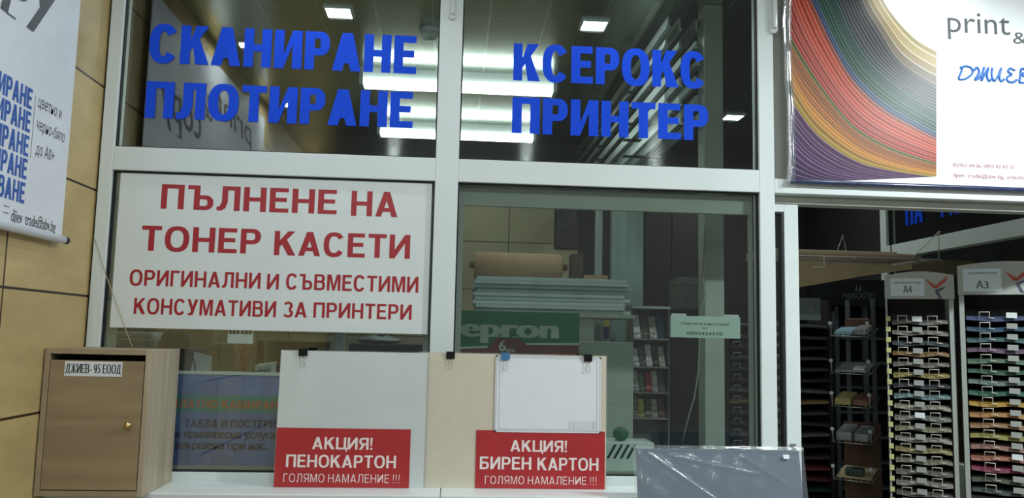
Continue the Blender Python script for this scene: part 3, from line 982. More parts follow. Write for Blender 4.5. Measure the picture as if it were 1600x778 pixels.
def sheet(B, f, xa, xb, za, zb_, off, th):
    B.hexa([f(xa, za, off), f(xb, za, off), f(xb, zb_, off), f(xa, zb_, off)], [f(xa, za, off + th), f(xb, za, off + th), f(xb, zb_, off + th), f(xa, zb_, off + th)])
    return B


def lean_caps(B, f, s_, x0_, x1_, z, h, off, **k):
    O = f(x0_, z, off); V = f(x0_, z + h, off) - O
    return lay(B, s_, O, (x1_ - x0_, 0, 0), V, **k)


ZS = 1.0372
fA = lean(-.088, -.072, ZS, 1.532)


def px_x(px, py, Y=-.083):
    return at(px, py, Y).x


def px_z(px, py, Y=-.083):
    return at(px, py, Y).z


# cream cardboard sheet
e = thing('cardboard_sheet', (.24, -.06, ZS), 'cream cardboard sheet with red sale label on the sill, right of the white board', 'board', 'large boards on the sill')
xc0, xc1 = -.125, .594
sheet(MB(), fA, xc0, xc1, ZS, 1.532, .006, .006).build('sheet', m_cream, e)
sheet(MB(), fA, xc0 + .001, xc1 + .004, ZS, 1.536, .0045, .0008).build('clear_sleeve', m_film_thin, e)
r_ = sheet(MB(), fA, .103, .589, ZS + .001, 1.249, .0030, .001).build('sale_label', m_label_red, e)
B = MB(); K = dict(off=.0024)
lean_caps(B, fA, 'АКЦИЯ!', px_x(797.4, 705), px_x(886, 707), px_z(840, 706), .042, t=.19, u=.15, gap=.12, **K)
lean_caps(B, fA, 'БИРЕН', px_x(749.5, 733), px_x(830, 734), px_z(800, 733.5), .046, t=.19, u=.15, gap=.12, **K)
lean_caps(B, fA, 'КАРТОН', px_x(839.6, 734), px_x(935, 736), px_z(890, 735), .046, t=.19, u=.15, gap=.12, **K)
lean_caps(B, fA, 'ГОЛЯМО НАМАЛЕНИЕ !!!', px_x(757.4, 755.5), px_x(932.5, 757), px_z(845, 756.5), .029, t=.115, u=.10, gap=.22, **K)
B.build('lettering', m_white_ink, r_)
# white foam board
e = thing('foam_board', (-.37, -.07, ZS), 'white foam board with a red sale label standing on the sill beside the blue board', 'board', 'large boards on the sill')
sheet(MB(), fA, -.629, -.088, ZS, 1.530, -.006, .006).build('sheet', m_white, e)
sheet(MB(), fA, -.631, -.079, ZS, 1.533, -.0075, .0008).build('clear_sleeve', m_film_thin, e)
r_ = sheet(MB(), fA, -.628, -.140, ZS + .001, 1.249, -.0090, .001).build('sale_label', m_label_red, e)
B = MB(); K = dict(off=-.0096)
lean_caps(B, fA, 'АКЦИЯ!', px_x(488.3, 701), px_x(582.3, 702), px_z(535, 701.5), .043, t=.19, u=.15, gap=.12, **K)
lean_caps(B, fA, 'ПЕНОКАРТОН', px_x(447.5, 729), px_x(618.7, 730.5), px_z(533, 729.8), .045, t=.19, u=.15, gap=.12, **K)
lean_caps(B, fA, 'ГОЛЯМО НАМАЛЕНИЕ !!!', px_x(443.6, 752), px_x(625.2, 753), px_z(533, 752.7), .030, t=.115, u=.10, gap=.22, **K)
B.build('lettering', m_white_ink, r_)
# drawing sheet clipped on the cream sheet
e = thing('drawing_sheet', (.37, -.08, 1.243), 'blank white drawing sheet with a thin printed border clipped over the cream cardboard', 'paper')
xd0, xd1, zd0, zd1 = .170, .573, 1.243, 1.528
sheet(MB(), fA, xd0, xd1, zd0, zd1, .0010, .0008).build('sheet', m_paper, e)
B = MB()
def line(x0_, z0_, x1_, z1_, wd_=.0008):
    sheet(B, fA, min(x0_, x1_) - wd_ / 2, max(x0_, x1_) + wd_ / 2, min(z0_, z1_) - wd_ / 2, max(z0_, z1_) + wd_ / 2, .0006, .0003)
for m_ in (.004, .016):
    for (a, b, c, d_) in ((xd0 + m_, zd0 + m_ * .5 + .004, xd1 - m_, zd0 + m_ * .5 + .004), (xd0 + m_, zd1 - m_ * .5, xd1 - m_, zd1 - m_ * .5), (xd0 + m_, zd0 + m_ * .5, xd0 + m_, zd1 - m_ * .5), (xd1 - m_, zd0 + m_ * .5, xd1 - m_, zd1 - m_ * .5)):
        line(a, b, c, d_)
tx0 = .452
for k in range(5):
    line(tx0, zd0 + .012 + k * .0075, xd1 - .016, zd0 + .012 + k * .0075, .0006)
for x in (tx0, tx0 + .018, xd1 - .03):
    line(x, zd0 + .012, x, zd0 + .042, .0006)
B.build('printed_border', m_grey_ink, e)
B = MB()
for x, z, sx, sz in ((xd0, zd1, 1, -1), (xd1, zd1, -1, -1), (xd0, zd0, 1, 1), (xd1, zd0, -1, 1)):
    pts = [fA(x, z, .0002), fA(x + sx * .009, z, .0002), fA(x, z + sz * .009, .0002)]
    B.prism(pts, (0, .0004, 0))
B.build('corner_mark', m_black_ink, e)


# binder clips
def clip(px, py, mat_, label, yb_):
    p = at(px, py, -.08)
    x, z, w_ = p.x, 1.534, .016
    e = thing('binder_clip', (x, yb_, z - .028), label, 'clip', 'binder clips on the boards')
    B = MB()
    y0, y1 = yb_ - .004, yb_ + .013
    B.prism([(x - w_, y0 - .006, z + .004), (x - w_, y1 + .004, z + .004), (x - w_, y1, z - .024), (x - w_, y1 - .002, z - .024), (x - w_, y1 + .001, z + .001), (x - w_, y0 - .003, z + .001), (x - w_, y0, z - .024), (x - w_, y0 - .002, z - .024)], (2 * w_, 0, 0))
    B.build('body', mat_, e)
    B = MB(); yy = y0 - .003
    B.tube([(x - .009, yy, z - .022), (x - .004, yy - .001, z - .036), (x - .005, yy - .002, z - .046), (x - .009, yy - .002, z - .054), (x - .004, yy - .003, z - .060), (x + .004, yy - .003, z - .060), (x + .009, yy - .002, z - .054),
            (x + .005, yy - .002, z - .046), (x + .004, yy - .001, z - .036), (x + .009, yy, z - .022)], .0011, 6)
    B.build('wire_handle', m_steel, e)


clip(474, 550, m_clip_black, 'black binder clip on the top edge of the white foam board', -.080)
clip(704, 552, m_clip_black, 'black binder clip on the bare cream cardboard below the mullion', -.066)
clip(790, 555, m_clip_blue, 'blue binder clip holding the blank drawing sheet', -.072)
clip(919, 560, m_clip_black, 'black binder clip at the upper right corner of the drawing sheet', -.072)

# ------------------------------------------------------------------ grey board wrapped in film
e = thing('wrapped_board', (.98, -.4, 0), 'grey foam board wrapped in clear film leaning against the sill below the right pane', 'board')
fG = lean(-.52, -.262, 0, 1.224)
gx0, gx1 = .668, 1.262
sheet(MB(), fG, gx0, gx1, .0, 1.212, .0, .012).build('foam_panel', m_grey_foam, e)
CREASES = [((.70, 1.205), (.98, 1.02), .0045), ((.80, 1.19), (1.10, 1.13), .0035), ((1.05, 1.19), (1.20, 1.10), .003), ((.66, 1.216), (1.28, 1.214), .006), ((1.245, 1.21), (1.285, .9), .005), ((.68, 1.2), (.69, .9), .005)]
rnd = random.Random(5)


def wrap(u_, v_):
    x = gx0 - .014 + u_ * (gx1 - gx0 + .030)
    z = .82 + v_ * (1.226 - .82)
    off = -.004
    for (ax, az), (bx, bz), amp in CREASES:
        dx_, dz_ = bx - ax, bz - az
        L2 = dx_ * dx_ + dz_ * dz_
        t = max(0, min(1, ((x - ax) * dx_ + (z - az) * dz_) / L2))
        dd = math.hypot(x - ax - t * dx_, z - az - t * dz_)
        off -= amp * math.exp(-(dd / .006) ** 2)
    off -= .0012 * math.sin(x * 61 + z * 23) * math.sin(z * 47 - x * 13)
    return fG(x, z, off)


MB().grid(wrap, 130, 90).build('film_wrap', film_mat('wrapping_film', (205, 216, 228), .13, .18, .12), e)
p = at(1227, 713, -.27)
sheet(MB(), fG, p.x - .011, p.x + .011, p.z - .007, p.z + .007, -.010, .0006).build('price_sticker', m_paper, e)

# note taped on the glass
e = thing('paper_note', (1.01, .02, 1.61), 'small pale note with two lines of print taped inside the right pane', 'paper')
MB().box((.871, .0335, 1.611), (1.156, .0345, 1.697)).build('sheet', M('pale_green_paper', (190, 208, 200), .6, 0, .03, 9), e)
B = MB()
write(B, 'Поръчки и консултации', (.915, .0331, 1.662), (.195, 0, 0), (0, 0, .016), bold=.01)
write(B, 'тел.', (.998, .0331, 1.645), (.024, 0, 0), (0, 0, .015))
write(B, '0895434310', (.937, .0331, 1.622), (.145, 0, 0), (0, 0, .018), bold=.02)
B.build('lettering', m_grey_ink, e)
MB().box((.875, .0333, 1.690), (.935, .0343, 1.706)).box((1.09, .0333, 1.690), (1.15, .0343, 1.706)).build('tape', m_plastic, e)

# cord hanging from the frame to the mailbox
P = [at(145, 372, -.02), at(163, 430, -.04), at(185, 492, -.06), at(206, 546, -.07)]
P = [Vector((p.x, -.004 - .02 * i, p.z)) for i, p in enumerate(P)]
P[-1].z = 1.527
tag(MB().tube([P[0], P[0].lerp(P[1], .5), P[1], P[1].lerp(P[2], .5), P[2], P[3]], .0018, 8).build('cord', m_cord), 'thin beige cord running down from the frame to the mailbox top', 'cord')

# ------------------------------------------------------------------ inside: shelf unit with foam sheets and kraft roll behind the right pane
CG = (158, 164, 156)
m_shelf = M('pale_shelf_metal', (166, 174, 164), .45, 0, .05, 6)
YA, YD = 1.30, 1.80
zs = at(850, 489, YA).z
xs0, xs1 = at(722, 489, YA).x, at(993, 489, YA).x
e = thing('shelf_unit', ((xs0 + xs1) / 2, (YA + YD) / 2, 0), 'pale metal shelf unit carrying stacked foam sheets behind the right pane', 'shelf unit')
pa, pb = at(906, 520, YA).x, at(929, 520, YA).x
for x0_, x1_, y0_, y1_ in ((pa, pb, YA + .02, YA + .06), (xs0, xs0 + .05, YA + .02, YA + .06), (pa, pb, YD - .06, YD - .02), (xs0, xs0 + .05, YD - .06, YD - .02)):
    MB().box((x0_, y0_, 0), (x1_, y1_, zs - .02)).build('post', m_shelf, e, .002)
MB().box((xs0, YA, zs - .02), (xs1, YD, zs)).build('shelf', m_shelf, e, .002)
MB().box((xs0 + .01, YA + .03, .6), (pb, YD - .02, .62)).build('shelf', m_shelf, e, .002)
rnd = random.Random(2)
zt = at(850, 432, YA).z
n_ = 9
th_ = (zt - zs - .004) / n_
z = zs + .0006
xa0, xa1 = at(737, 460, YA).x, at(988, 460, YA).x
names = ['lowest', 'second', 'third', 'fourth', 'fifth', 'sixth', 'seventh', 'eighth', 'topmost']
for k in range(n_):
    j = rnd.uniform(-.012, .012)
    B = MB().box((xa0 + rnd.uniform(0, .03), YA + .012 + j, z), (xa1 - rnd.uniform(0, .06), YD - .03 + j, z + th_ - .002))
    tag(B.build('foam_sheet', m_foam, None, .0015), 'white foam sheet, %s in the stack on the pale shelf unit' % names[k], 'foam sheet', 'foam sheets stacked on the shelf unit')
    z += th_
# kraft roll
ra, rb = at(742, 411, 1.5), at(880, 411, 1.5)
rr = (at(800, 390, 1.5).z - at(800, 432, 1.5).z) / 2
e = thing('paper_roll', ((ra.x + rb.x) / 2, 1.55, z), 'thick roll of brown kraft paper lying on the foam sheets', 'paper roll')
MB().lathe((ra.x, 1.55, z + rr), (1, 0, 0), [(0, rr * .25), (.0, rr), (rb.x - ra.x - .035, rr), (rb.x - ra.x - .008, rr * .9), (rb.x - ra.x, rr * .72), (rb.x - ra.x, rr * .25)], 32).build('paper', m_kraft, e)
MB().lathe((ra.x - .03, 1.55, z + rr), (1, 0, 0), [(0, rr * .24), (rb.x - ra.x + .06, rr * .24)], 16).build('core', M('brown_core', (120, 92, 64), .7, 0, .1, 20), e)
p, q = at(893, 432, 1.5), at(910, 396, 1.5)
B = MB().box((p.x, 1.46, z), (q.x, 1.62, z + .155))
tag(B.build('small_box', M('speckled_box', (88, 70, 54), .6, 0, .6, 90), None, .002), 'small speckled brown box at the end of the kraft roll', 'box')
p, q = at(912, 430, 1.45), at(948, 424, 1.45)
tag(MB().box((p.x, 1.42, z), (q.x, 1.6, z + .028)).build('cardboard_piece', m_kraft, None, .001), 'flat piece of brown cardboard lying on the foam sheets', 'cardboard')

# green panel pack
YP = .90
gl, gr = at(700, 520, YP).x, at(905, 520, YP).x
gt, gb = at(820, 487, YP).z, at(820, 545, YP).z
e = thing('panel_pack', ((gl + gr) / 2, YP + .05, 0), 'green and maroon printed pack of panels standing behind the clipped boards', 'pack')
MB().box((gl, YP, 0), (gr, YP + .10, gt)).build('carton', m_green, e, .002)
B = MB()
zb1, zb2 = at(720, 540, YP).z, at(900, 538, YP).z
pl, pr = at(768, 545, YP).x, at(816, 545, YP).x
pt = at(792, 528, YP).z
B.prism([(gl, YP - .001, gb - .3), (gr, YP - .001, gb - .3), (gr, YP - .001, zb2 - .004), (pr + .02, YP - .001, zb2 - .008), (pr - .02, YP - .001, pt), (pl + .02, YP - .001, pt), (pl - .02, YP - .001, zb1 - .008), (gl, YP - .001, zb1 - .02)], (0, .001, 0))
B.build('lower_print', m_maroon, e)
B = MB()
for a_, b_ in (((gl, zb1 - .02), (pl - .02, zb1 - .008)), ((pr + .02, zb2 - .008), (gr, zb2 - .004))):
    B.poly([(a_[0], YP - .0014, a_[1]), (b_[0], YP - .0014, b_[1]), (b_[0], YP - .0014, b_[1] + .011), (a_[0], YP - .0014, a_[1] + .009)])
a = at(722, 528, YP - .0015); b = at(870, 528.5, YP - .0015)
write(B, 'epron', (a.x, YP - .0015, b.z), (b.x - a.x, 0, 0), (0, 0, .135), bold=.055)
a = at(780, 548, YP - .0015)
write(B, '6', (a.x, YP - .0016, a.z), (.03, 0, 0), (0, 0, .075), bold=.03)
write(B, 'mm', (a.x + .035, YP - .0016, a.z - .006), (.04, 0, 0), (0, 0, .035), bold=.02)
B.box((pl + .005, YP - .0016, pt + .004), (pl + .05, YP - .0014, pt + .008)); B.box((pr - .05, YP - .0016, pt + .004), (pr - .01, YP - .0014, pt + .008))
B.build('lettering', M('pale_print', (190, 206, 192), .5), e)

# tall pale boards
for k, (pl_, pr_, Y, dep, zt_, c_, lab) in enumerate(((931, 941, 1.95, .05, 2.5, (176, 184, 178), 'narrow pale board standing upright behind the shelf unit'),
                                                      (956, 1005, 2.0, .06, 2.5, (168, 190, 180), 'wide pale green board standing upright behind the foam sheets'))):
    a, b = at(pl_, 400, Y), at(pr_, 400, Y)
    B = MB().box((a.x, Y, 0), (b.x, Y + dep, zt_))
    for i in range(3):
        xx = a.x + (b.x - a.x) * (i + .5) / 3.2
        B.box((xx, Y - .004, 0), (xx + .006, Y, zt_))
    tag(B.build('tall_board', M('upright_board', c_, .4, 0, .05, 6)), lab, 'board', 'upright boards inside')
a, b = at(866, 388, 3.68), at(905, 320, 3.68)
e = thing('framed_poster', ((a.x + b.x) / 2, Y_B, a.z), 'dark framed poster on the tiled back wall', 'poster')
MB().box((a.x, Y_B - .02, a.z), (b.x, Y_B, b.z + .3)).build('frame', m_darkwall, e)
MB().box((a.x + .015, Y_B - .022, a.z + .015), (b.x - .015, Y_B - .02, b.z + .28)).build('print', M('dark_print', (64, 58, 56), .4, 0, .5, 9), e)
e = thing('picture_panel', (at(955, 510, 2.6).x, 2.6, 0), 'white panel with a small yellow and blue picture far inside', 'panel')
a, b = at(934, 531, 2.6), at(976, 490, 2.6)
MB().box((a.x, 2.6, 0), (b.x, 2.63, b.z)).build('panel', m_greenish, e)
B = MB().box((a.x + .04, 2.597, a.z + .01), (b.x - .06, 2.6, (a.z + b.z) / 2)).build('blue_print', M('navy_picture', (50, 56, 96), .5, 0, .2, 30), e)
B = MB().box((a.x + .04, 2.597, (a.z + b.z) / 2 + .0005), (b.x - .06, 2.6, b.z - .01)).build('yellow_print', M('yellow_picture', (206, 196, 80), .5, 0, .2, 30), e)

# counter and striped box
a, b = at(905, 533, 1.18), at(990, 533, 1.18)
e = thing('counter', ((a.x + b.x) / 2, 1.22, 0), 'pale grey green counter behind the clipped drawing sheet', 'counter')
MB().box((a.x - .1, 1.18, 0), (b.x, 1.27, a.z)).build('body', m_greenish, e, .003)
p, q = at(938, 690, 1.17), at(962, 626, 1.17)
MB().box((p.x - .1, 1.17, 0), (q.x, 1.18, q.z)).build('raised_panel', m_greenish, e, .002)
a, b, c = at(940, 718, .30), at(1022, 718, .30), at(940, 691, .30)
e = thing('striped_box', ((a.x + b.x) / 2, .38, .95), 'white box with black slanting stripes on the ledge inside the right pane', 'box')
MB().box((a.x, .30, .955), (b.x, .46, c.z)).build('carton', m_frame_in, e, .002)
B = MB()
for k in range(4):
    x = a.x + .02 + k * .028
    B.prism([(x, .2995, a.z + .005), (x + .012, .2995, a.z + .005), (x + .045, .2995, c.z - .008), (x + .033, .2995, c.z - .008)], (0, .0006, 0))
B.build('stripes', m_black_ink, e)
e = thing('inner_ledge', (.4, .3, 0), 'pale ledge running along the inside below the right pane', 'ledge')
MB().box((-.05, .14, .93), (1.13, .47, .955)).build('board', m_frame_in, e, .003)
for x in (-.03, 1.07):
    MB().box((x, .2, 0), (x + .04, .42, .93)).build('support', m_frame_in, e)
p = at(970, 665, .36)
B = MB().grid(lambda u_, v_: (p.x + .035 * math.cos(6.283 * u_) * math.sin(3.1416 * v_), .36 + .03 * math.sin(6.283 * u_) * math.sin(3.1416 * v_), c.z + .03 - .03 * math.cos(3.1416 * v_)), 16, 10)
tag(B.build('green_sponge', M('green_sponge_foam', (66, 104, 70), .8, 0, .2, 60, .4)), 'small round green object on the striped box', 'sponge')

# pillar, cable, cabinets
a, b = at(1101, 500, .5), at(1131, 500, .5)
struct(MB().box((a.x, .5, 0), (b.x + .004, .6, CEIL)).build('trim_30', M('grey_green_pillar', (150, 158, 148), .4, 0, .04, 5), bevel=.006))
pts = [(1100, 350), (1100, 390), (1098, 430), (1101, 460), (1095, 490), (1093, 530), (1091, 580), (1085, 620), (1076, 650), (1066, 690)]
B = MB().tube([at(x, y, .47 + .004 * i) for i, (x, y) in enumerate(pts)], .0035, 6)
tag(B.build('cable', M('grey_cable', (130, 132, 126), .5)), 'grey cable hanging down beside the pillar behind the right pane', 'cable')
e = thing('tall_cabinet', (at(1045, 500, 2.6).x, 2.8, 0), 'tall dark brown cabinet in the depth of the shop', 'cabinet')
a, b = at(1007, 400, 2.6), at(1092, 400, 2.6)
MB().box((a.x, 2.62, 0), (b.x, 3.1, 2.55)).build('body', m_dark, e, .004)
mx = (a.x + b.x) / 2
for xa_, xb_ in ((a.x + .004, mx - .003), (mx + .003, b.x - .004)):
    d = MB().box((xa_, 2.60, .1), (xb_, 2.62, 2.53)).build('door', m_dark, e, .003)
    hx = mx - .03 if xa_ < mx - .05 else mx + .03
    MB().tube([(hx, 2.60, 1.5), (hx, 2.575, 1.51), (hx, 2.575, 1.63), (hx, 2.60, 1.64)], .005, 8).build('handle', m_steel, d)
e = thing('low_cabinet', (1.62, 2.2, 0), 'dark low cabinet under the grey crate', 'cabinet')
a, b = at(1050, 482, 2.05), at(1097, 482, 2.05)
MB().box((a.x, 2.07, 0), (b.x, 2.45, a.z - .02)).build('body', m_dark, e, .003)
MB().box((a.x - .01, 2.05, a.z - .02), (b.x + .01, 2.46, a.z)).build('top', m_dark, e, .003)
zc = a.z
a, b, c = at(1062, 482, 2.08), at(1096, 482, 2.08), at(1062, 432, 2.08)
e = thing('crate', ((a.x + b.x) / 2, 2.2, zc), 'grey ribbed plastic crate on the dark low cabinet', 'crate')
m_crate = M('grey_crate_plastic', (128, 126, 120), .5, 0, .06, 9)
B = MB().box((a.x, 2.09, zc), (b.x, 2.35, zc + (c.z - a.z)))
for k in range(9):
    x = a.x + .008 + k * (b.x - a.x - .016) / 8
    B.box((x - .003, 2.083, zc + .01), (x + .003, 2.09, zc + (c.z - a.z) * .72))
B.build('body', m_crate, e)
MB().box((a.x - .006, 2.08, zc + (c.z - a.z) * .78), (b.x + .006, 2.36, zc + (c.z - a.z) * .86)).build('rim', m_crate, e)

# magazine rack with hanging packs
YM = 1.62
a, b = at(990, 660, YM), at(1045, 482, YM)
e = thing('magazine_rack', ((a.x + b.x) / 2, YM + .1, 0), 'shiny narrow magazine rack with tiers of packs behind the right pane', 'rack')
B = MB().box((a.x - .01, YM + .16, 0), (b.x + .01, YM + .175, b.z + .02)); B.build('back_panel', M('rack_back', (110, 112, 110), .4, .3), e)
for x in (a.x - .012, b.x + .002):
    MB().box((x, YM + .02, 0), (x + .01, YM + .16, b.z + .01)).build('side_panel', M('rack_side', (120, 124, 124), .3, .5), e)
MB().box((a.x - .01, YM - .0, b.z - .004), (b.x + .01, YM + .16, b.z + .012)).build('top_strip', m_foam, e)
tiers = [(482, 528), (534, 572), (574, 612), (616, 652)]
cl = [[(206, 204, 196), (92, 86, 80), (150, 146, 138), (50, 70, 96)], [(180, 180, 172), (90, 92, 90), (200, 200, 190), (60, 60, 62), (150, 150, 140)],
      [(160, 164, 160), (96, 110, 100), (140, 40, 40), (170, 170, 164), (70, 72, 70)], [(120, 122, 110), (190, 180, 70), (70, 76, 74), (160, 160, 150), (90, 50, 50)]]
words = ['top', 'second', 'third', 'lowest']
rnd = random.Random(9)
for k, (yt_, yb_) in enumerate(tiers):
    zt_, zb_ = at(1017, yt_, YM).z, at(1017, yb_, YM).z
    MB().box((a.x, YM + .01, zb_ - .012), (b.x, YM + .16, zb_ - .004)).build('tier', m_steel, e)
    MB().tube([(a.x, YM + .005, zb_ + .025), (b.x, YM + .005, zb_ + .025)], .003, 6).build('front_rail', m_steel, e)
    nn = len(cl[k]); ww = (b.x - a.x - .01) / nn
    for i in range(nn):
        x = a.x + .006 + i * ww
        h = (zt_ - zb_) * rnd.uniform(.72, .9)
        B = MB()
        x1_ = x + ww * .88
        f0 = [(x, YM + .03 + .02 * (i % 2), zb_ - .0035), (x1_, YM + .03 + .02 * (i % 2), zb_ - .0035), (x1_, YM + .10, zb_ + h), (x, YM + .10, zb_ + h)]
        g0 = [(q[0], q[1] + (.04 if n2 < 2 else .012), q[2]) for n2, q in enumerate(f0)]
        B.hexa(f0, g0)
        pos = ['first', 'second', 'third', 'fourth', 'fifth'][i]
        tag(B.build('hanging_pack', M('pack_wrap', tuple(min(255, v * 1.2 + 12) for v in cl[k][i]), .16, .25, .4, 40, .5), None, .002), 'shiny wrapped pack, %s from the left in the %s tier of the magazine rack' % (pos, words[k]), 'pack', 'packs in the magazine rack')

# rack of long aluminium profiles under the ceiling
e = thing('profile_rack', (1.1, 1.9, CEIL), 'dark hanging rack for long metal profiles under the ceiling', 'rack')
m_rackdark = M('dark_steel', (52, 54, 54), .5, .4)
for y in (1.25, 2.2, 3.1):
    MB().box((1.165, y, 2.56), (1.185, y + .03, CEIL)).build('upright', m_rackdark, e)
    for k in range(6):
        MB().box((.93, y + .004, 2.625 + k * .093 - .012), (1.165, y + .026, 2.625 + k * .093)).build('arm', m_rackdark, e)
rnd = random.Random(4)
k3 = ['lowest', 'second', 'third', 'fourth', 'fifth', 'top']
c3 = ['outer', 'centre', 'inner']
for k in range(6):
    for j in range(3):
        zz = 2.625 + k * .093 + .0006
        x = 1.138 - j * .074 + rnd.uniform(-.006, .006)
        wv, hv = rnd.uniform(.008, .014), rnd.uniform(.03, .06)
        ya, yb_ = .52 + rnd.uniform(0, .06), 3.45 - rnd.uniform(0, .2)
        B = MB().prism([(x - wv, ya, zz), (x + wv, ya, zz), (x + wv, ya, zz + .008), (x + .004, ya, zz + .012), (x + .004, ya, zz + hv), (x - .006, ya, zz + hv), (x - .006, ya, zz + .012), (x - wv, ya, zz + .008)], (0, yb_ - ya, 0))
        tag(B.build('aluminium_profile', m_alu), 'long metal profile, %s one on the %s arm of the ceiling rack' % (c3[j], k3[k]), 'profile', 'metal profiles in the ceiling rack')

# ------------------------------------------------------------------ inside: paper display racks
m_rack_white = M('grey_white_rack_panel', (158, 164, 158), .45, 0, .04, 6)
m_tag = M('clear_tag', (140, 142, 138), .35, 0, .05, 9)
m_tray = M('dark_tray', (58, 54, 50), .5, 0, .1, 10)
PAPER = {}


def paper_mat(c):
    if c not in PAPER:
        g_ = sum(c) / 3
        PAPER[c] = M('coloured_paper', tuple(v * .52 + g_ * .18 for v in c), .65, 0, .10, 25)
    return PAPER[c]


def paper_rack(name, label, x0, x1, y0, dep, z_first, pitch, cols_, z_head0, z_head1, clips, rotz=0, head=True, arch=.02, edge_clip=True, sides=None, em=.74, card=(.08, .58)):
    xc = (x0 + x1) / 2
    e = thing(name, (x0, y0, 0), label, 'paper rack', 'paper racks in the shop')
    sm_ = sides or m_rack_white
    t_ = .022
    for x, tw in ((x0, t_ if not edge_clip else .008), (x1 - t_, t_)):
        MB().box((x, y0, 0), (x + tw, y0 + dep, z_head1 - .03)).build('side_panel', sm_, e, .002)
    MB().box((x0 + t_, y0 + dep - .01, 0), (x1 - t_, y0 + dep, z_head1 - .03)).build('back_panel', m_darkwall, e)
    MB().box((x0 + t_, y0 + .02, 0), (x1 - t_, y0 + dep - .012, z_first - pitch * len(cols_) + .01)).build('plinth', m_dark, e)
    if head:
        pts = [(x0 - .003, y0 - .012, z_head0), (x1 + .003, y0 - .012, z_head0)]
        for k in range(9):
            u_ = 1 - k / 8
            pts.append((x0 - .003 + u_ * (x1 - x0 + .006), y0 - .012, z_head1 - .02 + arch * math.sin(math.pi * u_)))
        hd = MB().prism(pts, (0, .012, 0)).build('header', m_rack_white, e)
        lw_ = x1 - x0
        MB().box((x0 + lw_ * card[0], y0 - .0135, z_head0 + .015), (x0 + lw_ * card[1], y0 - .012, z_head1 - .035)).build('sign_card', M('pale_blue_card', (196, 210, 216), .5, 0, .02, 9), hd)
        B = MB()
        lay(B, 'ХАРТИИ И КАРТОНИ', (x0 + lw_ * (card[0] + .05), y0 - .0142, z_head1 - .062), (lw_ * (card[1] - card[0] - .1), 0, 0), (0, 0, .011), t=.16, u=.12, gap=.14)
        write(B, head, (x0 + lw_ * (card[0] + card[1] - .12) / 2, y0 - .0142, z_head0 + .03), (.042 * (x1 - x0) / .34, 0, 0), (0, 0, .05), bold=.03)
        B.build('lettering', m_grey_ink, hd)
        B = MB(); ex, ez, s_ = x0 + lw_ * em, (z_head0 + z_head1) / 2 - .01, .055
        B.prism([(ex - s_, y0 - .0135, ez + s_), (ex - s_ * .8, y0 - .0135, ez + s_ * .75), (ex, y0 - .0135, ez + .010), (ex + .006, y0 - .0135, ez - .004), (ex - .012, y0 - .0135, ez - .004)], (0, .0012, 0))
        B.prism([(ex + s_, y0 - .0135, ez + s_ * 1.05), (ex + s_ * .86, y0 - .0135, ez + s_ * .5), (ex + .004, y0 - .0135, ez - .008), (ex - .010, y0 - .0135, ez - .002)], (0, .0012, 0))
        B.build('emblem', M('red_emblem', (170, 62, 48), .5), hd)
        B = MB()
        B.prism([(ex + s_ * .8, y0 - .0135, ez + .002), (ex + s_ * .75, y0 - .0135, ez - .006), (ex + .014, y0 - .0135, ez - .024), (ex + s_ * .55, y0 - .0135, ez - s_ * 1.15), (ex + s_ * .3, y0 - .0135, ez - s_ * 1.1), (ex - .004, y0 - .0135, ez - .018), (ex + .004, y0 - .0135, ez - .012)], (0, .0012, 0))
        B.build('emblem_slate_strokes', M('slate_emblem', (70, 72, 92), .5), hd)  # slate-coloured strokes of the emblem
    rnd = random.Random(len(cols_) * 7 + int(x0 * 100))
    for k, c in enumerate(cols_):
        z = z_first - k * pitch
        tr = MB().box((x0 + t_, y0 + .012, z - .016), (x1 - t_, y0 + dep - .012, z - .012)).build('tray', m_tray, e)
        ph = rnd.uniform(0, 6)
        wx0, wx1 = x0 + t_ + .006, x1 - t_ - .006

        def pf(u_, v_, z=z, ph=ph):
            x = wx0 + u_ * (wx1 - wx0)
            if v_ <= .7:
                g = v_ / .7
                return (x, y0 + dep - .02 - g * (dep - .03), z + .001 - .004 * g ** 3 * (1 + math.sin(u_ * 9 + ph)))
            g = (v_ - .7) / .3
            return (x, y0 + .010 - .006 * g, z - .004 - .004 * math.sin(u_ * 9 + ph) - g * .021)
        MB().grid(pf, 12, 5).build('paper_stack', paper_mat(c), tr)
        B = MB()
        for u_ in clips[0]:
            x = x0 + u_ * (x1 - x0)
            B.tube([(x - .020, y0 - .006, z - .012), (x - .020, y0 - .010, z + .017), (x + .022, y0 - .012, z + .017), (x + .020, y0 - .006, z - .010), (x + .042, y0 - .001, z - .013)], .0025, 5)
        B.build('wire_clip', m_wire, tr)
        if clips[1]:
            B = MB()
            for u_ in clips[1]:
                x = x0 + u_ * (x1 - x0)
                B.hexa([(x - .022, y0 - .012, z - .010), (x + .022, y0 - .012, z - .012), (x + .022, y0 - .008, z + .014), (x - .022, y0 - .008, z + .015)],
                       [(x - .022, y0 - .010, z - .010), (x + .022, y0 - .010, z - .012), (x + .022, y0 - .006, z + .014), (x - .022, y0 - .006, z + .015)])
            B.build('price_tag', m_tag if rnd.random() > .12 else m_plastic, tr)
        if edge_clip:
            MB().box((x0 - .001, y0 - .006, z - .010), (x0 + .020, y0 - .0005, z + .014)).build('edge_tag', PAPER['ytag'], tr)
    e.rotation_euler.z = math.radians(rotz)
    return e


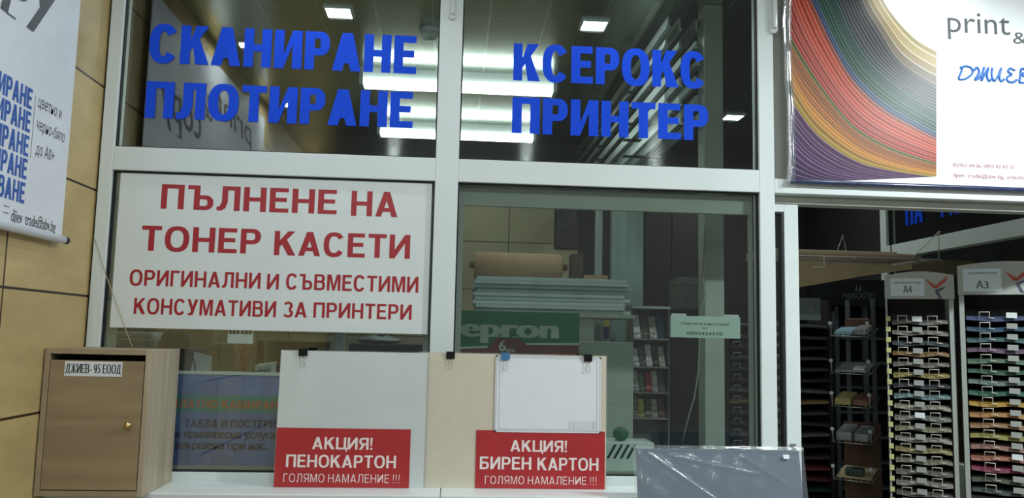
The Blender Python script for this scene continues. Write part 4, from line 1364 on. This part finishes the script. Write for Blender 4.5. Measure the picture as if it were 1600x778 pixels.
PAPER['ytag'] = M('yellow_tag', (190, 188, 130), .5, 0, .1, 20)
A4C = [(150, 148, 140), (170, 168, 150), (80, 100, 100), (190, 140, 70), (150, 140, 130), (196, 176, 80), (60, 62, 78), (120, 170, 170), (190, 186, 160), (160, 160, 150), (170, 164, 120), (176, 172, 160),
       (190, 170, 100), (150, 150, 120), (130, 132, 110), (170, 166, 150), (120, 116, 110), (150, 146, 120)]
Ya = .80
xa = at(1387, 600, Ya).x
paper_rack('paper_rack', 'paper rack headed A4 with many thin trays inside the doorway', xa, xa + .305, Ya, .27, at(1440, 499, .72).z, .0523, A4C, at(1435, 467, .72).z, at(1435, 424, .72).z, ((.24, .68), (.46,)), -28, 'А4')
A3C = [(80, 100, 160), (56, 110, 150), (70, 130, 130), (130, 100, 130), (110, 150, 120), (60, 120, 90), (130, 160, 150), (50, 130, 100), (240, 176, 40), (236, 160, 70), (200, 140, 90), (190, 180, 70), (190, 130, 110),
       (214, 120, 90), (170, 40, 80), (90, 100, 70), (70, 90, 80)]
Yb = .62
xa = at(1503, 600, Yb).x
paper_rack('paper_rack', 'paper rack headed A3 with trays of bright coloured paper beside the glazed side wall', xa, xa + .40, Yb, .27, at(1555, 493, .53).z, .0505, A3C, at(1550, 460, .53).z, at(1550, 408, .53).z, ((.26, .82), (.54,)), -32, 'А3', edge_clip=False, em=.60, card=(.05, .45))
LC = [(70, 72, 76), (90, 92, 94), (64, 60, 62), (110, 108, 104), (70, 80, 96), (60, 56, 60), (150, 150, 146), (220, 170, 80), (90, 96, 80), (60, 90, 70), (130, 128, 124), (70, 66, 66), (110, 60, 60), (170, 44, 54), (150, 40, 50), (40, 100, 70), (60, 110, 80)]
Yc = 1.9
xa, xb = at(1134, 600, Yc).x, at(1302, 600, Yc).x
paper_rack('paper_rack', 'wide dark paper rack seen behind the door post and through the right pane', xa, xb, Yc, .34, at(1275, 507, Yc).z, .068, LC, at(1268, 498, Yc).z, at(1268, 462, Yc).z, ((.1, .3), (.5,)), 0, '', edge_clip=False, sides=m_darkwall)
# small pale card on top of that rack
a, b = at(1258, 500, Yc - .02), at(1282, 466, Yc - .02)
e = thing('sign_card', ((a.x + b.x) / 2, Yc - .02, a.z), 'small pale card with a triangle mark at the top of the wide dark paper rack', 'sign')
MB().box((a.x - .05, Yc - .02, a.z), (b.x, Yc - .014, b.z)).build('card', M('pale_teal_card', (140, 156, 154), .5, 0, .03, 9), e)
cx_ = at(1268, 484, Yc - .02)
MB().tube([(cx_.x - .012, Yc - .021, cx_.z - .012), (cx_.x, Yc - .021, cx_.z + .016), (cx_.x + .012, Yc - .021, cx_.z - .012), (cx_.x - .012, Yc - .021, cx_.z - .012)], .0015, 5).build('mark', m_white_ink, e)

# pencil display with its dark header
Yf = 2.0
a, b = at(1306, 600, Yf), at(1386, 600, Yf)
zh0, zh1 = at(1345, 479, Yf).z, at(1345, 437, Yf).z
e = thing('pencil_display', ((a.x + b.x) / 2, Yf + .15, 0), 'dark display cabinet with a pencil maker\'s name on its black header', 'display cabinet')
m_disp = M('slate_metal', (92, 98, 104), .45, .2, .06, 8)
for x in (a.x, b.x + .06):
    MB().box((x, Yf, 0), (x + .03, Yf + .3, zh0)).build('side_panel', m_disp, e, .003)
MB().box((a.x + .03, Yf + .28, 0), (b.x + .06, Yf + .3, zh0)).build('back_panel', m_darkwall, e)
for k in range(9):
    MB().box((a.x + .03, Yf + .03, .35 + k * .16), (b.x + .06, Yf + .28, .365 + k * .16)).build('shelf', m_disp, e)
MB().box((a.x + .2, Yf + .02, .2), (a.x + .235, Yf + .05, zh0)).build('mullion', m_disp, e)
hd = MB().box((a.x - .015, Yf - .02, zh0), (b.x + .1, Yf + .3, zh1)).build('header', M('black_header', (22, 26, 28), .4), e, .003)
B = MB(); p = at(1316, 466, Yf - .021); q = at(1367, 464, Yf - .021)
write(B, 'FABER', (p.x, Yf - .0206, p.z), ((q.x - p.x) * .42, 0, 0), (0, 0, .052), bold=.012)
write(B, 'CASTELL', (p.x + (q.x - p.x) * .43, Yf - .0206, p.z), ((q.x - p.x) * .60, 0, 0), (0, 0, .060), bold=.012)
x = (p.x + q.x) / 2
for dx in (-.022, .004):
    B.prism([(x + dx, Yf - .0206, p.z + .052), (x + dx + .018, Yf - .0206, p.z + .052), (x + dx + .009, Yf - .0206, p.z + .088)], (0, .0005, 0))
B.build('lettering', M('dim_silver_print', (120, 130, 130), .5), hd)

# wire shelf rack
Yw = 1.35
P0 = Vector((at(1300, 600, Yw).x, Yw, 0))
ANG = math.radians(-40)
W_, D_ = .20, .26
e = thing('wire_rack', (P0.x, P0.y, 0), 'wire shelf rack with sloping shelves of small goods between the paper racks', 'rack')
xo, yo = P0.x, P0.y
for x, y in ((xo + .03, yo + D_), (xo + W_ - .03, yo + D_)):
    MB().box((x - .012, y - .012, 0), (x + .012, y + .012, 1.86)).build('post', m_disp, e, .002)
MB().box((xo + .0, yo + D_ - .03, 0), (xo + W_, yo + D_ - .012, 1.15)).build('back_board', M('brown_board', (92, 64, 48), .6, 0, .1, 8), e)
MB().box((xo - .01, yo + .05, 0), (xo + W_ + .01, yo + D_ + .02, .06)).build('base', m_disp, e, .003)
zsh = [at(1300, y_, Yw).z for y_ in (525, 583, 634, 690, 748)]
for z in zsh:
    B = MB()
    slope = lambda y: z + .05 * (y - yo) / D_
    B.tube([(xo, yo, z + .075), (xo, yo - .01, z + .07), (xo, yo, z), (xo, yo + D_ - .01, slope(yo + D_)), (xo + W_, yo + D_ - .01, slope(yo + D_)), (xo + W_, yo, z), (xo + W_, yo - .01, z + .07), (xo + W_, yo, z + .075)], .004, 6)
    B.tube([(xo, yo, z), (xo + W_, yo, z)], .003, 6)
    for k in range(1, 7):
        x = xo + W_ * k / 7
        B.tube([(x, yo, z), (x, yo + D_ - .01, slope(yo + D_))], .0018, 5)
    B.build('wire_shelf', m_steel, e)
    for x in (xo, xo + W_):
        B = MB().lathe((x, yo - .004, z + .072), (0, -1, 0), [(0, .004), (.004, .010), (.012, .012), (.018, .008), (.020, 0)], 12)
        B.build('end_knob', m_plastic, e)
e.rotation_euler.z = ANG


def on_rack(lx, ly, z):
    c_, s_ = math.cos(ANG), math.sin(ANG)
    return Vector((P0.x + lx * c_ - ly * s_, P0.y + lx * s_ + ly * c_, z))


def rack_item(name, label, cat, shelf, lx, ly, sx, sy, h, mat_, bev=.003, lift=.0):
    z = zsh[shelf] + .05 * ly / D_ + .006 + lift
    p = on_rack(lx, ly, z)
    B = MB().hexa([(p.x, p.y, p.z), (p.x + sx, p.y, p.z), (p.x + sx, p.y, p.z + h), (p.x, p.y, p.z + h)],
                  [(p.x, p.y + sy, p.z + .05 * sy / D_), (p.x + sx, p.y + sy, p.z + .05 * sy / D_), (p.x + sx, p.y + sy, p.z + h + .05 * sy / D_), (p.x, p.y + sy, p.z + h + .05 * sy / D_)])
    o = B.build(name, mat_, None, bev, origin=tuple(p))
    o.rotation_euler.z = ANG
    tag(o, label, cat, 'goods on the wire rack')


rack_item('paper_pad', 'light blue pad on the top shelf of the wire rack', 'pad', 0, .015, .015, .095, .15, .02, M('light_blue_pad', (150, 190, 206), .5, 0, .06, 9))
rack_item('paper_pad', 'grey pad beside the light blue pad on the wire rack', 'pad', 0, .12, .02, .065, .15, .03, M('grey_pad', (150, 150, 148), .5, 0, .2, 30))
rack_item('small_card_box', 'brown card box at the back of the top wire shelf', 'box', 0, .03, .185, .13, .04, .06, M('brown_card', (120, 84, 70), .5, 0, .2, 30))
rack_item('paper_sheets', 'pale grey paper sheets on the second shelf of the wire rack', 'paper', 1, .015, .01, .17, .22, .012, M('pale_sheets', (150, 156, 152), .5, 0, .06, 9))
rack_item('paper_sheets', 'small white sheet block on top of the pale sheets', 'paper', 1, .11, .012, .06, .08, .010, m_paper, lift=.0125)
rack_item('paper_pad', 'yellow pad on the third shelf of the wire rack', 'pad', 2, .01, .01, .085, .17, .035, M('dull_yellow_pad', (170, 156, 100), .5, 0, .1, 20))
rack_item('paper_pad', 'reddish brown pad on the third shelf of the wire rack', 'pad', 2, .105, .015, .08, .18, .03, M('brown_pad', (130, 90, 72), .5, 0, .1, 20))
m_bag = film_mat('bag_film', (150, 156, 158), .2, .2, .75)
rack_item('wrapped_pack', 'film wrapped grey pack on the fourth shelf of the wire rack', 'pack', 3, .01, .01, .085, .18, .05, m_bag, .012)
rack_item('wrapped_pack', 'second film wrapped pack nearer the paper rack on the fourth shelf', 'pack', 3, .105, .015, .08, .18, .045, m_bag, .012)
rack_item('paper_sheets', 'beige sheet on the lowest shelf of the wire rack', 'paper', 4, .01, .015, .18, .20, .008, m_beige)
rack_item('green_brush_block', 'dark green ribbed block on the beige sheet', 'block', 4, .05, .03, .10, .05, .04, M('dark_green_ribs', (52, 76, 62), .5, 0, .5, 60, .5), .01, lift=.0085)

# boards on a hanging wire shelf, and the beige canopy over the racks
Yh = 1.0
e = thing('wire_shelf', (2.2, Yh, 2.05), 'thin white wire shelf hanging in the doorway under beige boards', 'shelf')
def H(px_, py_, y=Yh):
    return at(px_, py_, y)
B = MB()
z0_ = H(1380, 403).z
xa_, xb_ = H(1200, 400).x, H(1472, 405).x
for y in (Yh, Yh + .11, Yh + .22, Yh + .33):
    B.tube([(xa_, y, z0_), (xb_, y, z0_)], .003, 6)
for x in (xa_ + .08, (xa_ + xb_) / 2, xb_ - .1):
    B.tube([(x, Yh, z0_ - .005), (x, Yh + .33, z0_ - .005)], .003, 6)
B.build('wire_deck', m_wire, e)
a, b, c = H(1424, 405), H(1470, 362), H(1466, 406)
MB().tube([(a.x, Yh - .003, z0_), (b.x - .012, Yh - .003, b.z), (b.x + .006, Yh - .003, b.z), (b.x - .012, Yh - .003, b.z - .002), (c.x, Yh - .003, z0_)], .003, 6).build('bracket', m_wire, e)
a, b, c = H(1305, 388, Yh + .3), H(1321, 369, Yh + .3), H(1329, 389, Yh + .3)
MB().tube([(a.x, Yh + .33, z0_), (b.x, Yh + .33, b.z + .01), (c.x, Yh + .33, z0_)], .003, 6).build('bracket', m_wire, e)
a, b = H(1270, 417), H(1287, 400)
MB().tube([(a.x, Yh - .004, a.z), (b.x - .005, Yh - .004, a.z - .002), (b.x, Yh - .004, a.z + .004), (b.x, Yh - .004, z0_)], .003, 6).build('hook', m_wire, e)
# the two rods that carry it from the ceiling
for x in (xa_ + .08, xb_ - .1):
    MB().tube([(x, Yh + .33, z0_ - .004), (x, Yh + .33, CEIL)], .003, 6).build('hanger_rod', m_rackdark, e)
z = z0_ + .0032
for k, (pa_, pb_, th, c_) in enumerate(((1200, 1440, .012, (170, 150, 122)), (1200, 1432, .010, (196, 180, 152)), (1200, 1405, .010, (206, 196, 172)))):
    B = MB().box((H(pa_, 390).x, Yh + .004 + .01 * k, z), (H(pb_, 390).x, Yh + .322, z + th))
    tag(B.build('beige_panel', M('beige_panel_board', c_, .55, 0, .05, 6), None, .001), 'beige board, %s of three lying on the hanging wire shelf' % ['lowest', 'middle', 'topmost'][k], 'board', 'boards on the hanging shelf')
    z += th + .0006
Yg = 1.72
prof = [(1225, 400), (1425, 408), (1425, 421), (1400, 424), (1350, 431), (1300, 440), (1260, 447), (1225, 452)]
e = thing('canopy_board', (2.4, Yg, 0), 'beige canopy board with a curved lower edge above the dark display', 'board')
pts = [at(x, y, Yg) for x, y in prof]
MB().prism(pts, (0, .06, 0)).build('board', m_beige, e)
a = at(1426, 405, Yg)
MB().box((a.x, Yg + .01, at(1426, 428, Yg).z), (at(1520, 405, Yg).x, Yg + .05, a.z)).build('end_board', M('dark_beige_board', (120, 104, 80), .6, 0, .06, 5), e)
MB().box((pts[0].x + .02, Yg + .06, 0), (pts[0].x + .06, Yg + .1, pts[0].z)).build('post', m_dark, e)
MB().box((a.x + .3, Yg + .06, 0), (a.x + .34, Yg + .1, a.z - .02)).build('post', m_dark, e)

# ------------------------------------------------------------------ inside: behind the left pane
YK = .95
zk = 1.22
e = thing('storage_cabinet', (-.75, YK + .3, 0), 'long low cabinet behind the left pane carrying office things', 'cabinet')
MB().box((-2.2, YK, 0), (-.10, YK + .55, zk - .03)).build('body', M('olive_grey_board', (120, 118, 96), .6, 0, .05, 5), e)
MB().box((-2.21, YK - .01, zk - .03), (-.09, YK + .56, zk)).build('top', M('light_desk_top', (176, 176, 160), .5, 0, .04, 6), e, .003)


def ib(pl_, pt_, pr_, pb_, Y):
    a, b = at(pl_, pt_, Y), at(pr_, pb_, Y)
    return a.x, b.x, b.z, a.z


x0_, x1_, _, z1_ = ib(168, 508, 244, 540, 1.0)
e = thing('desktop_printer', ((x0_ + x1_) / 2, 1.15, zk), 'pale grey printer standing inside behind the mailbox', 'printer')
MB().box((x0_, 1.0, zk), (x1_, 1.3, z1_ - .06)).build('body', m_greenish, e, .012)
MB().box((x0_ + .02, 1.01, z1_ - .06), (x1_ - .02, 1.28, z1_ - .03)).build('scanner_lid', m_foam, e, .008)
MB().box((x0_ + .05, .93, zk + .1), (x1_ - .05, 1.0, zk + .115)).build('paper_tray', m_disp, e, .003)

x0_, x1_, z0_, z1_ = ib(249, 517, 291, 575, 1.0)
cxx = (x0_ + x1_) / 2; hw = (x1_ - x0_) / 2
e = thing('desk_speaker', (cxx, 1.05, zk), 'dark grey rounded speaker standing behind the left pane, above the mailbox', 'speaker')
pts = []
for k in range(28):
    an = 2 * math.pi * k / 28
    c_, s_ = math.cos(an), math.sin(an)
    hh_ = (z1_ - zk) / 2
    pts.append((cxx + hw * math.copysign(abs(c_) ** .4, c_), 1.0, zk + hh_ + hh_ * math.copysign(abs(s_) ** (.4 if s_ > 0 else .15), s_)))
MB().prism(pts, (0, .11, 0)).build('body', M('charcoal_plastic', (62, 62, 60), .6, 0, .1, 60), e, .010)
B = MB()
B.lathe((cxx, 1.0, zk + .09), (0, -1, 0), [(0, .045), (.004, .045), (.005, .036), (.002, .01), (.002, 0)], 24)
B.build('speaker_cone', m_black_plastic, e)
p1 = [at(x, y, .98) for x, y in ((287, 547), (297, 552), (303, 562), (305, 575), (304, 590))]
tag(MB().tube(p1 + [Vector((p1[-1].x, .98, zk + .004))], .004, 6).build('power_cable', m_black_plastic), 'black cable curving down behind the left pane beside the mailbox', 'cable')
x0_, x1_, _, z1_ = ib(288, 519, 331, 560, 1.3)
tag(MB().box((x0_, 1.3, zk), (x1_, 1.48, z1_ + .1)).build('storage_box', M('olive_box', (132, 128, 96), .6, 0, .06, 6), None, .004), 'tall olive beige box at the back of the low cabinet', 'box', 'boxes behind the left pane')
x0_, x1_, _, z1_ = ib(327, 536, 366, 560, 1.1)
e = thing('cardboard_box', ((x0_ + x1_) / 2, 1.2, zk), 'olive cardboard box beside the dried orange plant', 'box', 'boxes behind the left pane')
MB().box((x0_, 1.1, zk), (x1_, 1.28, z1_)).build('carton', M('dull_cardboard', (146, 138, 104), .65, 0, .06, 6), e, .002)
MB().box((x0_, 1.0995, z1_ - .012), (x1_, 1.1, z1_ - .006)).build('flap_seam', m_kraft, e)
x0_, x1_, _, z1_ = ib(297, 550, 325, 568, 1.02)
B = MB().hexa([(x0_, 1.02, zk + .0006), (x1_, 1.02, zk + .0006), (x1_, 1.02, zk + .10), (x0_, 1.02, zk + .11)], [(x0_, 1.09, zk + .0006), (x1_, 1.09, zk + .0006), (x1_, 1.09, z1_ - .02), (x0_, 1.09, z1_)])
tag(B.build('paper_stack', m_foam), 'pile of pale papers in front of the tall olive box', 'paper')
# calendar sheet on the pane
x0_, x1_, z0_, z1_ = ib(357, 505, 395, 537, .0325)
e = thing('calendar_sheet', ((x0_ + x1_) / 2, .0325, z0_), 'white calendar sheet with dark printing hanging below the red lettered sign', 'calendar')
MB().box((x0_, .0322, z0_), (x1_, .0330, z1_)).build('sheet', m_paper, e)
B = MB()
zz = at(375, 522, .0325).z; z2_ = at(375, 516, .0325).z
for k in range(3):
    B.box((x0_ + .004 + k * .014, .0319, zz), (x0_ + .014 + k * .014, .0322, z2_))
for k in range(3):
    B.box((x0_ + .050 + k * .014, .0319, zz), (x0_ + .060 + k * .014, .0322, z2_))
B.build('printing', m_black_ink, e)
# dried plant
p = at(380, 583, 1.02)
e = thing('dried_plant', (p.x, 1.03, zk), 'dried orange plant in a small dark vase behind the blue board', 'plant')
MB().lathe((p.x, 1.03, zk), (0, 0, 1), [(0, .03), (.03, .045), (.09, .04), (.12, .022), (.14, .026)], 18).build('vase', m_black_plastic, e)
B = MB(); L_ = MB(); rnd = random.Random(21)
for k in range(12):
    an = rnd.uniform(0, 6.28); ll = rnd.uniform(.16, .30); sp_ = rnd.uniform(.01, .055)
    top = Vector((p.x + sp_ * math.cos(an), 1.03 + sp_ * .5 * math.sin(an), zk + .13 + ll * .8))
    B.tube([(p.x, 1.03, zk + .13), Vector((p.x, 1.03, zk + .13)).lerp(top, .5) + Vector((0, 0, .02)), top], .002, 5)
    for i in range(5):
        q = Vector((p.x, 1.03, zk + .13)).lerp(top, .4 + .14 * i)
        d_ = Vector((rnd.uniform(-1, 1), rnd.uniform(-1, 1), rnd.uniform(.4, 1.4))).normalized() * rnd.uniform(.018, .03)
        sd = d_.orthogonal().normalized() * .005
        L_.poly([q, q + d_ * .5 + sd, q + d_, q + d_ * .5 - sd])
B.build('stems', M('dry_stem', (170, 120, 60), .7), e)
L_.build('leaves', M('dry_orange_leaf', (206, 140, 60), .7, 0, .25, 30), e)
# open shelf and small box
x0_, x1_, _, z1_ = ib(397, 528, 445, 560, 1.2)
e = thing('open_shelf', ((x0_ + x1_) / 2, 1.3, zk), 'beige open shelf with a dark inside behind the white board', 'shelf')
m_os = M('beige_shelf_board', (150, 142, 112), .6, 0, .05, 6)
x1_ = at(520, 540, 1.2).x
MB().box((x0_, 1.2, z1_ - .015), (x1_, 1.45, z1_)).build('top', m_os, e)
for x in (x0_, x0_ + .055, x1_ - .015):
    MB().box((x, 1.2, zk), (x + .015, 1.45, z1_ - .015)).build('upright', m_os, e)
MB().box((x0_ + .015, 1.44, zk), (x1_ - .015, 1.45, z1_ - .015)).build('back', m_dark, e)
x0_, x1_, z0_, z1_ = ib(398, 569, 425, 590, 1.0)
e = thing('label_printer', ((x0_ + x1_) / 2, 1.03, zk), 'small pale device with dark markings behind the blue board', 'device')
MB().hexa([(x0_, 1.0, zk), (x1_, 1.0, zk), (x1_, 1.0, z1_ + .006), (x0_, 1.0, z1_ - .008)], [(x0_, 1.1, zk), (x1_, 1.1, zk), (x1_, 1.1, z1_ + .014), (x0_, 1.1, z1_)]).build('body', m_foam, e, .004)
B = MB()
for k in range(4):
    B.box((x0_ + .02 + k * .015, .9990, z1_ - .06), (x0_ + .027 + k * .015, 1.0, z1_ - .025))
B.build('markings', m_grey_ink, e)
# right half behind the sign: post, dark table things, grey bag
x0_, x1_, _, _ = ib(524, 515, 538, 550, .9)
tag(MB().box((x0_, .88, 0), (x1_, .92, 2.3)).build('metal_post', m_shelf, None, .003), 'pale upright metal post seen below the red lettered sign', 'post')
x0_, x1_, _, z1_ = ib(545, 536, 668, 550, 1.15)
tag(MB().box((x0_, 1.15, zk), (-.11, 1.4, z1_)).build('dark_case', m_dark, None, .006), 'dark brown case lying inside behind the white board', 'case')
B = MB()
x0_, x1_, _, zt_ = ib(552, 524, 625, 545, 1.1)
zb_ = z1_ + .001
def bag(u_, v_):
    an = 6.283 * u_; w_ = math.sin(3.1416 * min(.97, .12 + .88 * v_)) ** .5
    return ((x0_ + x1_) / 2 + (x1_ - x0_) / 2 * math.cos(an) * w_ * (1 - .2 * v_) + .01 * math.sin(an * 5), 1.27 + .1 * math.sin(an) * w_, zb_ + (zt_ - zb_) * v_ * (1 + .12 * math.sin(an * 2)))
B.grid(bag, 28, 10)
tag(B.build('plastic_bag', M('grey_bag_film', (140, 148, 140), .3, 0, .15, 14, .6)), 'crumpled grey plastic bag on the dark case', 'bag')
x0_, x1_, _, z1_ = ib(444, 526, 480, 534, .8)
